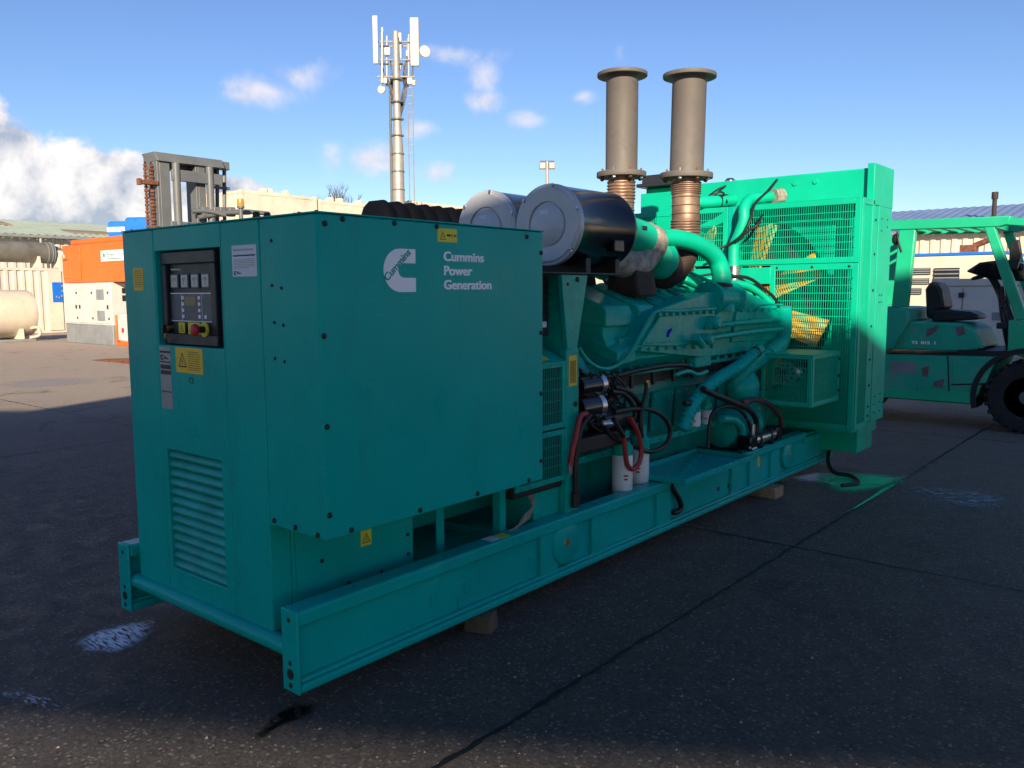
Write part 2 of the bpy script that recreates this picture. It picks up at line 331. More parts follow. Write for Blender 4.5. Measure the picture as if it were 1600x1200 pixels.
def joint(a, bb, w=.030):
    a = Vector((a[0], a[1])); bb = Vector((bb[0], bb[1])); d = (bb-a); L = d.length; d /= L; n = Vector((-d.y, d.x)); m = MB(); k = int(L/.05); pl = []; pr = []
    for i in range(k+1):
        p = a+d*(L*i/k); o = random.uniform(-.006, .006); ww = w*random.uniform(.3, 1.0)
        pl.append((*(p+n*(o+ww/2)), .004)); pr.append((*(p+n*(o-ww/2)), .004))
    lv = [m.bm.verts.new(p) for p in pl]; rv = [m.bm.verts.new(p) for p in pr]
    for i in range(k): m.bm.faces.new((lv[i], lv[i+1], rv[i+1], rv[i]))
    return m.build('slab_joint', 'tar', ground, smooth=0)
joint((.63, -1.5), (.66, 14)); joint((-1.4, 3.24), (6, 3.31)); joint((-14, 2.95), (-1.5, 3.03)); joint((-6.6, -1.5), (-6.45, 9), .03); joint((-2, 8.15), (5, 8.4), .02); joint((-6.5, 8.1), (-2, 8.15), .02)

# irregular thin spills lying on the yard
def spill_mat(name, col, rough, scale, thr, stretch, spec=.5):
    m = bpy.data.materials.new(name); m.use_nodes = True; t = m.node_tree; b = t.nodes['Principled BSDF']
    b.inputs['Base Color'].default_value = (*col, 1); b.inputs['Roughness'].default_value = rough; b.inputs['Specular IOR Level'].default_value = spec
    g = N(t, 'ShaderNodeTexCoord').outputs['Object']; mp = N(t, 'ShaderNodeMapping'); ln(t, g, mp.inputs[0]); mp.inputs['Scale'].default_value = stretch; mp.inputs['Rotation'].default_value = (0, 0, R(-35))
    n = noise(t, mp.outputs[0], scale, 6, .65, .2); r = N(t, 'ShaderNodeMapRange'); ln(t, n, r.inputs[0]); r.inputs[1].default_value = thr; r.inputs[2].default_value = thr+.1
    at = N(t, 'ShaderNodeAttribute', attribute_name='fade'); ln(t, math_n(t, 'MULTIPLY', r.outputs[0], at.outputs['Fac'], clamp=True), b.inputs['Alpha'])
    return m
def spill(name, mt, pts, fade_pow=1.2, z=.005):
    P = [Vector((p[0], p[1], z)) for p in pts]; n = len(P); ctr = sum(P, Vector())/n
    ring = []
    for i in range(n):
        p0, p1, p2, p3 = (P[(i+k-1) % n] for k in range(4))
        for s in range(5):
            u = s/5; ring.append(.5*((2*p1)+(p2-p0)*u+(2*p0-5*p1+4*p2-p3)*u*u+(3*p1-p0-3*p2+p3)*u**3))
    ring = [ctr+(p-ctr)*random.uniform(.9, 1.08) for p in ring]
    m = MB(); c = m.bm.verts.new(ctr); inner = [m.bm.verts.new(ctr+(p-ctr)*.5) for p in ring]; outer = [m.bm.verts.new(p) for p in ring]; k = len(ring)
    for i in range(k):
        m.bm.faces.new((c, inner[i], inner[(i+1) % k])); m.bm.faces.new((inner[i], outer[i], outer[(i+1) % k], inner[(i+1) % k]))
    nv = 1+k; o = m.build(name, mt, ground, smooth=0)
    at = o.data.attributes.new('fade', 'FLOAT', 'POINT')
    for i in range(len(o.data.vertices)): at.data[i].value = 1.25 if i < nv else 0.
    return o
wp = spill_mat('white_paint_smear', (.62, .66, .74), .45, 16, .42, (1, 5, 1))
wf = spill_mat('dried_white_stain', (.34, .37, .42), .5, 14, .5, (1, 4, 1))
cg = spill_mat('green_coolant', (.08, .92, .36), .08, 9, .34, (1, 2.2, 1))
spill('paint_smear', wp, [SZ(*q) for q in ((116, 1012), (130, 994), (180, 978), (225, 970), (246, 974), (232, 998), (188, 1022), (140, 1022))])
spill('dried_stain', wf, [SZ(*q) for q in ((0, 1078), (40, 1082), (100, 1100), (105, 1112), (60, 1108), (0, 1090))])
spill('dried_stain', wf, [SZ(*q) for q in ((1400, 760), (1480, 762), (1560, 770), (1600, 785), (1540, 800), (1470, 785))])
spill('paint_smear', wp, [SZ(*q) for q in ((1228, 748), (1262, 740), (1300, 738), (1318, 746), (1300, 755), (1262, 754))])
spill('coolant_spill', cg, [SZ(*q) for q in ((1268, 745), (1310, 738), (1380, 741), (1420, 748), (1395, 762), (1345, 772), (1300, 768), (1275, 756))], z=.007)
spill('coolant_spill', cg, [(.625, 4.35), (.622, 4.9), (.60, 5.5), (.66, 5.6), (.655, 4.9), (.645, 4.3)], z=.007)
ob = spill_mat('black_oil', (.006, .006, .007), .25, 7, .40, (1, 1.6, 1)); spill('oil_stain', ob, [SZ(*q) for q in ((395, 1150), (430, 1115), (470, 1100), (497, 1102), (480, 1122), (440, 1135), (405, 1158))])
spill('dried_stain', wf, [SZ(*q) for q in ((0, 598), (90, 590), (160, 592), (150, 600), (60, 606), (0, 606))])

# loose grit and stone chips strewn over the yard, real little stones
M['grit'] = mat('pale_stone_grit', (.36, .33, .29), .8, 0, .5, 3.)
gm_ = MB(); rnd = random.Random(3); cnt = 0
while cnt < 6000:
    x = rnd.uniform(-9, 4.5); y = rnd.uniform(-2, 11); d_ = math.hypot(x-CAM.x, y-CAM.y)
    if (Vector((x, y, 0))-CAM).dot(F) < 1.5 or d_ < 1.8 or rnd.random() > (2.6/d_)**1.1 or (-1.45 < x < .03 and 0 < y < 5.9): continue
    s_ = rnd.uniform(.0016, .0045)*(2.1 if rnd.random() > .93 else 1); a = rnd.uniform(0, 6.28); c0 = Vector((x, y, 0)); st3 = [c0+Vector((s_*math.cos(a+k*2.1)*rnd.uniform(.8, 1.3), s_*math.sin(a+k*2.1)*rnd.uniform(.8, 1.3), .0005)) for k in range(3)]
    tp = c0+Vector((rnd.uniform(-.3, .3)*s_, rnd.uniform(-.3, .3)*s_, s_*rnd.uniform(.7, 1.2))); vv = [gm_.bm.verts.new(q) for q in st3]; vt = gm_.bm.verts.new(tp)
    for k in range(3): gm_.bm.faces.new((vv[k], vv[(k+1) % 3], vt))
    cnt += 1
go_ = stuff(gm_.build('loose_grit', 'grit', None, smooth=0)); tag(go_, 'pale loose grit strewn over the dark yard surface', 'grit')
# ---------------------------------------------------------------- generator set
GS = thing('generator_set', 'large teal green diesel generator set with twin exhaust stacks on timber blocks', 'generator', (-.71, 2.9, .09))
def part(mb, name, m, bevel=0., parent=GS, smooth=35, label=None, seg=2):
    o = mb.build(name, m, parent, bevel, smooth, seg)
    if label: o['label'] = label
    return o
Z0, Z1 = .09, .415
def rail(sgn, xo):     # sgn -1: flange runs from the outer face xo towards -X
    x1 = xo+sgn*.1; X = lambda a: xo+sgn*a
    def bx(m, a, b_, y0, y1, z0, z1): m.box(min(X(a), X(b_)), max(X(a), X(b_)), y0, y1, z0, z1)
    m = MB(); bx(m, 0, .1, .012, 5.16, Z1-.062, Z1); bx(m, 0, .1, .012, 5.85, Z0, Z0+.036); bx(m, .034, .066, .0125, 5.85, Z0+.02, Z1-.03)
    bx(m, .010, .09, .013, 5.85, Z0+.034, Z0+.056)
    r = part(m, 'skid_rail', 'green', .012, seg=3)
    m = MB(); bx(m, -.001, .101, 0, .013, Z0-.001, Z1+.001); e = part(m, 'end_plate', 'green', .006, r)
    for (z, rr) in ((Z1-.04, .010), (Z0+.115, .010), (Z0+.072, .021), (Z0+.028, .011)):
        m = MB(); m.lathe([(rr, 0), (rr*.98, .0015)], (X(.05), -.0015, z), 'Y', 16); part(m, 'bolt_hole', 'dark', 0, r)
    for (y0, y1) in ((1.505, 1.655), (1.97, 2.13), (2.69, 2.86), (3.75, 3.90), (4.06, 4.20), (4.46, 4.62)):
        m = MB(); bx(m, .012, .036, y0, y1, Z0+.03, Z1-.05); part(m, 'web_stiffener', 'green', .004, r)
    for yc in (1.72, 4.80):
        m = MB(); m.lathe([(.118, 0), (.118, .030), (.112, .034)], (X(.036) if sgn < 0 else X(.036)-.0, yc, Z0+.185), ((0, 1, 0), (0, 0, 1), (-sgn, 0, 0)), 32); part(m, 'lifting_eye_plate', 'green', .004, r)
        m = MB(); m.lathe([(.022, 0), (.020, .003)], (X(.0025), yc, Z0+.185), ((0, 1, 0), (0, 0, 1), (-sgn, 0, 0)), 20); part(m, 'lifting_eye', 'copper', 0, r)
    m = MB(); bx(m, .006, .094, 5.16, 5.845, Z1-.105, Z1-.052); part(m, 'rail_end_channel', 'green', .006, r)
    return r
rl = rail(-1, 0.); rail(1, -1.418)
for (px, py) in ((1122, 764), (1138, 759)):
    p = SX(px, py, -.034); m = MB(); m.lathe([(.016, 0), (.016, .004)], p, 'X', 14); part(m, 'bolt_hole', 'dark', 0, rl)
p = SX(1243, 730, -.03); m = MB(); m.lathe([(.018, -.01), (.018, .012)], p, 'X', 12); part(m, 'rail_bolt', 'black', 0, rl)
m = MB(); m.box(-.0335, -.0315, 4.20, 4.28, .26, .345); part(m, 'rail_label', 'yellow', 0, rl)
for (px, py, dy, dz) in ((675, 938, .008, .03), (727, 917, .008, .028), (650, 922, .03, .006), (828, 880, .006, .03), (716, 945, .004, .04)):
    p = SX(px, py, -.034); m = MB(); m.box(-.0335, -.030, p.y-dy, p.y+dy, p.z-dz, p.z+dz); part(m, 'weld_scar', 'green', .001, rl)
m = MB(); m.cyl((-1.33, .046, .237), (-.085, .046, .237), .036, 20); part(m, 'front_cross_tube', 'green')
for y in (1.45, 2.9, 4.3, 5.6):
    m = MB(); m.box(-1.35, -.07, y-.06, y+.06, .12, .36); part(m, 'cross_member', 'green', .006)
m = MB(); m.box(-1.32, -.1, .85, 5.0, .105, .118); part(m, 'drip_floor', 'green')
m = MB(); m.box(-1.30, -.11, .9, 1.9, .30, .318); part(m, 'alternator_deck', 'green')

# control cabinet --------------------------------------------------
ZT = 1.877
m = MB(); m.box(-1.296, -.217, .142, 1.30, .704, ZT-.004); body = part(m, 'cabinet_body', 'green', .006)
m = MB(); m.box(-1.296, -.217, .142, .80, .262, .703); part(m, 'cabinet_plinth', 'green', .004)
def front(name, x0, x1, z0, z1, holes, lab=None):
    m = MB(); xs = sorted({x0, x1, *[h[0] for h in holes], *[h[1] for h in holes]}); zs = sorted({z0, z1, *[h[2] for h in holes], *[h[3] for h in holes]})
    y0, y1 = .045, .141; V = {}
    solid = lambda i, j: 0 <= i < len(xs)-1 and 0 <= j < len(zs)-1 and not any(h[0] <= (xs[i]+xs[i+1])/2 <= h[1] and h[2] <= (zs[j]+zs[j+1])/2 <= h[3] for h in holes)
    def v(i, j, k):
        if (i, j, k) not in V: V[(i, j, k)] = m.bm.verts.new((xs[i], (y0, y1)[k], zs[j]))
        return V[(i, j, k)]
    for i in range(len(xs)-1):
        for j in range(len(zs)-1):
            if not solid(i, j): continue
            m.bm.faces.new((v(i, j, 0), v(i+1, j, 0), v(i+1, j+1, 0), v(i, j+1, 0))); m.bm.faces.new((v(i, j, 1), v(i, j+1, 1), v(i+1, j+1, 1), v(i+1, j, 1)))
            if not solid(i-1, j): m.bm.faces.new((v(i, j, 0), v(i, j+1, 0), v(i, j+1, 1), v(i, j, 1)))
            if not solid(i+1, j): m.bm.faces.new((v(i+1, j, 0), v(i+1, j, 1), v(i+1, j+1, 1), v(i+1, j+1, 0)))
            if not solid(i, j-1): m.bm.faces.new((v(i, j, 0), v(i, j, 1), v(i+1, j, 1), v(i+1, j, 0)))
            if not solid(i, j+1): m.bm.faces.new((v(i, j+1, 0), v(i+1, j+1, 0), v(i+1, j+1, 1), v(i, j+1, 1)))
    return part(m, name, 'green', .005)
front('cabinet_front_panel', -1.296, -1.0175, .265, ZT, [])
fpan = front('cabinet_front_panel', -1.0155, -.4835, .2645, ZT+.0005, [(-.985, -.545, .372, .915), (-1.0065, -.4905, 1.378, 1.782)])
front('cabinet_front_panel', -.4815, -.2185, .265, ZT, [])
m = MB(); m.box(-.216, .133, .045, 1.335, .703, ZT); cov = part(m, 'side_cover', 'green', .007, seg=3)
m = MB(); m.box(-1.300, .137, .041, 1.338, ZT+.001, ZT+.007); top = part(m, 'cabinet_lid', 'green', .002)
m = MB(); m.box(-.98, -.50, .80, 1.9, .40, .72); part(m, 'alternator_foot_box', 'eng', .01)
m = MB(); m.box(-.2165, -.2125, .16, .80, .27, .70); lp = part(m, 'lower_side_plate', 'green', .001)
# louvres
m = MB(); m.box(-.99, -.54, .139, .1415, .36, .93); lb = part(m, 'louvre_backing', 'dark')
nl = 13
for i in range(nl):
    z = .372+(i+.5)*(.915-.372)/nl; m = MB()
    m.prism([(-.984, .080, z-.0225), (-.984, .058, z-.019), (-.984, .053, z-.008), (-.984, .060, z+.004), (-.984, .084, z+.016), (-.984, .110, z+.019), (-.984, .112, z+.013)], (.438, 0, 0)); part(m, 'slat', 'dust', .002, lb)
bolt_me = MB().lathe([(.0105, 0), (.0105, .004), (.008, .007), (.003, .0085)], (0, 0, 0), 'Z', 10).mesh('bolt', 'ink')
def bolt(pos, nrm, parent, s=1.):
    q = Vector(nrm).to_track_quat('Z', 'Y').to_matrix().to_4x4(); o = link('bolt', bolt_me, parent, mtx=Matrix.Translation(pos) @ q @ Matrix.Scale(s, 4)); return o
for (px, py) in ((507, 349), (506, 525), (511, 667), (515, 805), (549, 828), (656, 797), (746, 771), (826, 750), (535, 342), (616, 341), (823, 370), (845, 395), (845, 520), (845, 615), (845, 720), (682, 352)):
    p = SX(px, py, .133); p.z = min(p.z, ZT-.014); p.y = min(max(p.y, .06), 1.322); bolt(p, (1, 0, 0), cov)
for (px, py) in ((429, 813), (462, 824), (497, 836)): bolt(SY(px, py, .045), (0, -1, 0), cov)
for (px, py) in ((424, 376), (425, 446), (440, 450), (429, 504), (443, 508), (430, 560), (445, 565)): bolt(SY(px, py, .045), (0, -1, 0), cov, .62)
for (px, py) in ((503, 876), (638, 865), (637, 835), (545, 911), (596, 893)): bolt(SX(px, py, -.2125), (1, 0, 0), lp, .9)
for x in (-1.25, -1.0, -.75, -.5, -.25, 0., .1): bolt((x, .07, ZT+.007), (0, 0, 1), top, .8)
# decals
def decal(name, m, x0, x1, z0, z1, parent=fpan, y=.0445, d=.0008, lab=None): mb = MB(); mb.box(x0, x1, y-d, y, z0, z1); return part(mb, name, m, 0, parent, label=lab)
def sdecal(name, m, y0, y1, z0, z1, x=.1335, parent=cov, lab=None): mb = MB(); mb.box(x, x+.0008, y0, y1, z0, z1); return part(mb, name, m, 0, parent, label=lab)
EX, EZ, EY = (1, 0, 0), (0, 0, 1), (0, 1, 0)
n_ = decal('notice_sheet', 'paper', -.402, -.237, 1.664, 1.784, lab='white printed notice sheet')
text('Cummins Power Generation Limited', 'notice_text', 'ink', (-.392, .0434, 1.742), EX, EZ, .0068, fpan, .05)
for i in range(6): decal('print_line', 'grey', -.392, -.248-(.04 if i == 5 else 0), 1.728-i*.0065, 1.731-i*.0065, y=.0435, d=.0004)
for i in range(1): decal('print_line', 'grey', -.392, -.255, 1.762, 1.770, y=.0435, d=.0004)
text('C', 'notice_emblem', 'ink', (-.392, .0434, 1.671), EX, EZ, .014, fpan, .12); text('Power\nGeneration', 'notice_text', 'ink', (-.372, .0434, 1.680), EX, EZ, .0045, fpan, .04)
def tri(parent, o, ux, uz, s, bolt_=True):
    """warning triangle with a flash, outline built of three bars"""
    o = Vector(o); ux = Vector(ux); uz = Vector(uz); n = ux.cross(uz); P = [o+ux*(-s/2), o+ux*(s/2), o+uz*(s*.95)]
    ctr = (P[0]+P[1]+P[2])/3; m = MB(); Q = [ctr+(p-ctr)*.76 for p in P]
    for i in range(3): m.face([P[i], P[(i+1) % 3], Q[(i+1) % 3], Q[i]])
    if bolt_: m.face([o+ux*(.04*s)+uz*(.62*s), o+ux*(-.08*s)+uz*(.38*s), o+ux*(.0*s)+uz*(.40*s), o+ux*(-.03*s)+uz*(.2*s), o+ux*(.02*s)+uz*(.12*s), o+ux*(.05*s)+uz*(.25*s), o+ux*(.09*s)+uz*(.44*s), o+ux*(.01*s)+uz*(.42*s)])
    return part(m, 'warning_triangle', 'ink', 0, parent, smooth=0)
decal('warning_label', 'yellow', -.867, -.651, 1.264, 1.372, lab='yellow electric shock warning label'); tri(fpan, (-.812, .0433, 1.288), EX, EZ, .068)
for i in range(9): decal('print_line', 'ink', -.768, -.665-random.random()*.02, 1.354-i*.0095, 1.3562-i*.0095, y=.0436, d=.0003)
text('CE', 'ce_mark', 'ink', (-.770, .0443, 1.222), EX, EZ, .026, fpan, 0)
decal('rating_plate', 'grey', -1.004, -.910, 1.097, 1.37, lab='long silver rating plate')
for (z0, z1) in ((1.342, 1.352), (1.300, 1.306), (1.272, 1.291), (1.248, 1.266), (1.170, 1.175)): decal('plate_band', 'ink', -1.001, -.913, z0, z1, y=.0436, d=.0004)
text('C', 'plate_emblem', 'ink', (-.996, .0434, 1.312), EX, EZ, .022, fpan, .12); text('Power\nGeneration', 'plate_text', 'ink', (-.968, .0434, 1.323), EX, EZ, .006, fpan, .04)
decal('side_label', 'yellow', -1.206, -1.116, 1.614, 1.715)
for i in range(8): decal('print_line', 'wood2', -1.196, -1.126, 1.700-i*.010, 1.7025-i*.010, y=.0436, d=.0003)
# emblem: a C with a diagonal word
cy, cz, hw, hh = .43, 1.685, .083, .083
pts = []
yl, yr = .346, .513; zb, zt_ = 1.602, 1.768
def arc(cy, cz, ry, rz, a0, a1, n=14): return [(.134, cy+ry*math.cos(R(a0+(a1-a0)*i/n)), cz+rz*math.sin(R(a0+(a1-a0)*i/n))) for i in range(n+1)]
outer = [(.134, yr, zt_)]+arc(yl+.085, cz, .085, .083, 90, 270)+[(.134, yr, zb)]
inner = [(.134, yr, zb+.055)]+arc(yl+.105, cz, .030, .028, 270, 90)+[(.134, yr, zt_-.055)]
def cut(poly, keep_above):      # split the C along the strip that carries the word
    out = []
    return out
m = MB(); m.prism(outer+inner, (.0008, 0, 0)); part(m, 'emblem', 'white', 0, cov, smooth=0, label='white letter C emblem')
dg = Vector((0, .68, .60)).normalized(); du = Vector((0, -dg.z, dg.y))
text('Cummins', 'emblem_word', 'green', Vector((.1352, .362, 1.640)), dg, du, .029, cov, .045, xs=1.06)
for i, w in enumerate(('Cummins', 'Power', 'Generation')):
    text(w, 'brand_lettering', 'white', (.1342, .670, 1.728-i*.0575), EY, EZ, .0375, cov, .055, xs=1.20)
sdecal('warning_label', 'yellow2', .638, .752, 1.803, 1.858); tri(cov, (.1347, .668, 1.812), EY, EZ, .036); text('400 V. AC', 'label_text', 'ink', (.1347, .690, 1.826), EY, EZ, .010, cov, .03)
p = SX(572, 840, -.2125); sdecal('warning_label', 'yellow2', p.y-.03, p.y+.03, p.z-.035, p.z+.035, x=-.2122, parent=lp); tri(lp, (-.2110, p.y, p.z-.022), EY, EZ, .046)

# control panel ------------------------------------------------------
m = MB(); m.box(-.9395, -.4255, .1185, .1755, 1.379, 1.781); pn = part(m, 'control_panel', 'panel', .002)
m = MB()
for a in ((-.930, -.495, 1.725, 1.778), (-.930, -.890, 1.43, 1.725), (-.535, -.495, 1.43, 1.725), (-.930, -.495, 1.382, 1.43)): m.box(a[0], a[1], .098, .1182, a[2], a[3])
part(m, 'panel_bezel', 'panel', .004, pn)
def pdecal(name, mm, x0, x1, z0, z1, y=.118, d=.003, bevel=0.): mb = MB(); mb.box(x0, x1, y-d, y, z0, z1); return part(mb, name, mm, bevel, pn)
text('PowerCommand', 'panel_text', 'white', (-.876, .1175, 1.700), EX, EZ, .0085, pn, .03)
for i in range(4):
    x = -.866+i*.083; pdecal('meter_frame', 'panel2', x-.006, x+.056, 1.622, 1.684, d=.006, bevel=.002); pdecal('meter', 'dial', x, x+.050, 1.628, 1.678, y=.112, d=.002)
    m = MB(); m.prism([(x+.024, .1098, 1.632), (x+.026, .1098, 1.632), (x+.012+.006*i, .1098, 1.662), (x+.010+.006*i, .1098, 1.662)], (0, -.0004, 0)); part(m, 'meter_needle', 'ink', 0, pn)
    m = MB(); m.prism([(x+.025+.019*math.cos(R(a)), .1098, 1.645+.022*math.sin(R(a))) for a in range(30, 151, 20)]+[(x+.025+.016*math.cos(R(a)), .1098, 1.645+.019*math.sin(R(a))) for a in range(150, 29, -20)], (0, -.0003, 0)); part(m, 'meter_scale', 'ink', 0, pn)
pdecal('display_plate', 'panel2', -.884, -.542, 1.484, 1.600); pdecal('plate_edge', 'white', -.884, -.542, 1.599, 1.603, d=.0035); pdecal('plate_edge', 'white', -.884, -.542, 1.481, 1.4845, d=.0035)
pdecal('divider', 'white', -.796, -.794, 1.485, 1.599, d=.0034); pdecal('divider', 'white', -.634, -.632, 1.485, 1.599, d=.0034)
pdecal('display_screen', 'lcd', -.768, -.678, 1.548, 1.587, y=.115, d=.0012)
for i in range(4):
    for x in (-.789, -.659): pdecal('push_button', 'white', x, x+.016, 1.495+i*.0265, 1.510+i*.0265, y=.115, d=.003, bevel=.001)
pdecal('push_button', 'white', -.612, -.596, 1.495, 1.510, y=.115, d=.003, bevel=.001)
pdecal('panel_label', 'yellow2', -.795, -.745, 1.432, 1.477, y=.0975, d=.0008); tri(pn, (-.770, .0960, 1.438), EX, EZ, .034)
pdecal('panel_label', 'yellow2', -.718, -.622, 1.430, 1.479, y=.0975, d=.0008); tri(pn, (-.695, .0960, 1.438), EX, EZ, .032); text('400 V', 'label_text', 'ink', (-.672, .0964, 1.450), EX, EZ, .010, pn, .03)
m = MB(); m.lathe([(.031, 0), (.031, -.006)], (-.585, .0975, 1.452), 'Y', 24); part(m, 'stop_button_collar', 'yellow2', 0, pn)
m = MB(); m.lathe([(.014, 0), (.014, -.03)], (-.585, .092, 1.452), 'Y', 16); part(m, 'stop_button_stem', 'ink', 0, pn)
m = MB(); m.lathe([(.016, -.02), (.024, -.026), (.025, -.036), (.019, -.045), (.005, -.048)], (-.585, .085, 1.452), 'Y', 24); part(m, 'emergency_stop_button', 'red', 0, pn)
m = MB(); m.lathe([(.020, 0), (.020, -.022), (.013, -.03)], (-.858, .0975, 1.448), 'Y', 18); m.box(-.865, -.851, .055, .0705, 1.430, 1.466); part(m, 'key_switch', 'black', .001, pn)
m = MB(); m.lathe([(.006, 0), (.006, -.03)], (-.838, .0975, 1.456), 'Y', 10); part(m, 'key', 'copper', 0, pn)
m = MB(); m.tube([(-.858, .075, 1.436), (-.860, .070, 1.425), (-.868, .072, 1.405), (-.880, .085, 1.392)], .005, 8); part(m, 'key_strap', 'copper', 0, pn)

for o_ in [pn]+list(pn.children): 
    if not o_.data.get('moved'): o_.data.transform(Matrix.Translation((-.066, -.036, 0))); o_.data['moved'] = 1
# ---------------------------------------------------------------- wire guards
def guard(name, o, u, v, w, h, su, sv, m='guard', fr=.03, wr=.0044, frame=True, par=None):
    """framed wire panel: o corner, u and v unit directions, wires every su / sv"""
    o = Vector(o); u = Vector(u); v = Vector(v); n = u.cross(v).normalized(); par = par or GS
    mt = Matrix(((u.x, v.x, n.x, o.x), (u.y, v.y, n.y, o.y), (u.z, v.z, n.z, o.z), (0, 0, 0, 1)))
    f = MB()
    if frame:
        f.box(0, fr, 0, h, -.008, .008, mt); f.box(w-fr, w, 0, h, -.008, .008, mt); f.box(fr, w-fr, 0, fr, -.008, .008, mt); f.box(fr, w-fr, h-fr, h, -.008, .008, mt)
    else: f.box(0, .004, 0, .004, -.002, .002, mt)
    fo = part(f, name, m, .002, par); wm = MB(); k = max(1, round((w-2*fr)/su))
    for i in range(1, k): wm.box(fr+(w-2*fr)*i/k-wr/2, fr+(w-2*fr)*i/k+wr/2, .004, h-.004, .0005, wr, mt)
    k = max(1, round((h-2*fr)/sv))
    for i in range(1, k): wm.box(.004, w-.004, fr+(h-2*fr)*i/k-wr*.7, fr+(h-2*fr)*i/k+wr*.7, -wr, 0, mt)
    if fo.parent == GS: ww = part(wm, 'wire_mesh', m, 0, fo, smooth=0)
    else: ww = part(wm, 'wire_mesh', m, 0, fo.parent, smooth=0)
    return fo
# ---------------------------------------------------------------- alternator end
m = MB(); m.lathe([(.30, 0), (.42, .06), (.45, .2), (.45, .75), (.40, .9), (.5, .98), (.5, 1.05)], (-.71, 1.25, .90), 'Y', 40); part(m, 'alternator', 'eng')
m = MB(); m.box(-.92, -.075, 1.36, 1.775, .56, 1.235); gb = part(m, 'alternator_guard_core', 'dark', .01)
for (z0, z1) in ((.60, .875), (.885, 1.235)): guard('alternator_guard', (-.062, 1.36, z0), (0, 1, 0), (0, 0, 1), .415, z1-z0, .0165, .062, 'eng', .028, .003)
m = MB(); m.prism([(-.05, 1.36, 1.236), (-.05, 1.775, 1.236), (-.28, 1.775, 1.345), (-.28, 1.36, 1.345)], (0, 0, -.012)); ts = part(m, 'guard_top_sheet', 'eng', .002)
m = MB(); m.prism([(-.075, 1.60, 1.2495), (-.075, 1.66, 1.2495), (-.16, 1.66, 1.2905), (-.16, 1.60, 1.2905)], (0, 0, .001)); part(m, 'guard_label', 'yellow', 0, ts)
m = MB(); m.box(-.10, -.052, 1.778, 1.895, .32, 1.30); sp_ = part(m, 'flywheel_side_plate', 'eng', .006)
m = MB(); m.box(-.0515, -.0505, 1.80, 1.872, 1.10, 1.262); part(m, 'side_plate_label', 'yellow', 0, sp_)
for i in range(9): 
    m = MB(); m.box(-.0504, -.0500, 1.812+.006*i, 1.8145+.006*i, 1.115, 1.235); part(m, 'print_line', 'ink', 0, sp_)
for z in (1.0, .55, .8): bolt((-.052, 1.86, z), (1, 0, 0), sp_, 1.4)
m = MB(); m.prism([(-.06, 1.80, 1.29), (-.06, 1.885, 1.29), (-.06, 1.985, 1.69), (-.06, 1.745, 1.69)], (-.03, 0, 0)); m.box(-.5, -.09, 1.80, 1.83, 1.2, 1.69); fb_ = part(m, 'filter_bracket', 'eng', .003)
bolt((-.06, 1.885, 1.665), (1, 0, 0), fb_, 1.3); bolt((-.06, 1.80, 1.64), (1, 0, 0), fb_, .8)
m = MB(); m.box(-.55, -.14, 1.38, 1.74, 1.37, 1.675); bx_ = part(m, 'terminal_box', 'black', .006)
for i in range(5):
    m = MB(); m.prism([(-.14, 1.52, 1.47+i*.038), (-.112, 1.52, 1.472+i*.038), (-.14, 1.52, 1.492+i*.038)], (0, .20, 0)); part(m, 'terminal_box_louvre', 'panel', 0, bx_)
m = MB(); m.box(-.1395, -.1385, 1.66, 1.72, 1.415, 1.445); part(m, 'terminal_box_label', 'paper', 0, bx_)
m = MB(); m.box(-1.25, -.045, 1.40, 2.42, 1.693, 1.702); part(m, 'filter_shelf', 'black', .002)
m = MB(); m.box(-1.1, -.3, 1.36, 1.80, 1.25, 1.37); part(m, 'alternator_top', 'eng', .01)
# frame posts and braided earth strap under the cover
m = MB(); m.box(-.16, -.11, 1.30, 1.345, .318, .71); part(m, 'cover_post', 'green', .003)
m = MB(); m.box(-.2165, -.205, .95, 1.00, .318, .70); part(m, 'cover_post', 'green', .003)
m = MB(); m.box(-.36, -.10, 1.56, 1.80, .318, .56); part(m, 'mounting_foot', 'eng', .006)
for k in range(7):
    j = random.uniform(-.008, .008); m = MB(); m.tube([SX(818+k, 762, -.10)+Vector((j, 0, 0)), SX(832+k*.6, 785, -.07)+Vector((j, 0, j)), SX(826-k*1.5, 808, -.06)+Vector((0, 0, j)), SX(792+k*2, 832, -.07)+Vector((0, j, j*.4))], .003, 6, 5); part(m, 'earth_strand', 'wrap')
m = MB(); m.box(-.085, -.02, 1.13, 1.20, .4155, .4165); part(m, 'rail_tag', 'paper'); m = MB(); m.box(-.075, -.015, 1.20, 1.27, .4155, .4165); part(m, 'rail_tag', 'yellow2')
gbolt_me = MB().lathe([(.014, 0), (.014, .010), (.010, .014)], (0, 0, 0), 'Z', 6).mesh('head_bolt', 'eng', 0)
def gbolt(pos, nrm, parent, s=1.):
    q = Vector(nrm).to_track_quat('Z', 'Y').to_matrix().to_4x4(); return link('head_bolt', gbolt_me, parent, mtx=Matrix.Translation(pos) @ q @ Matrix.Scale(s, 4))
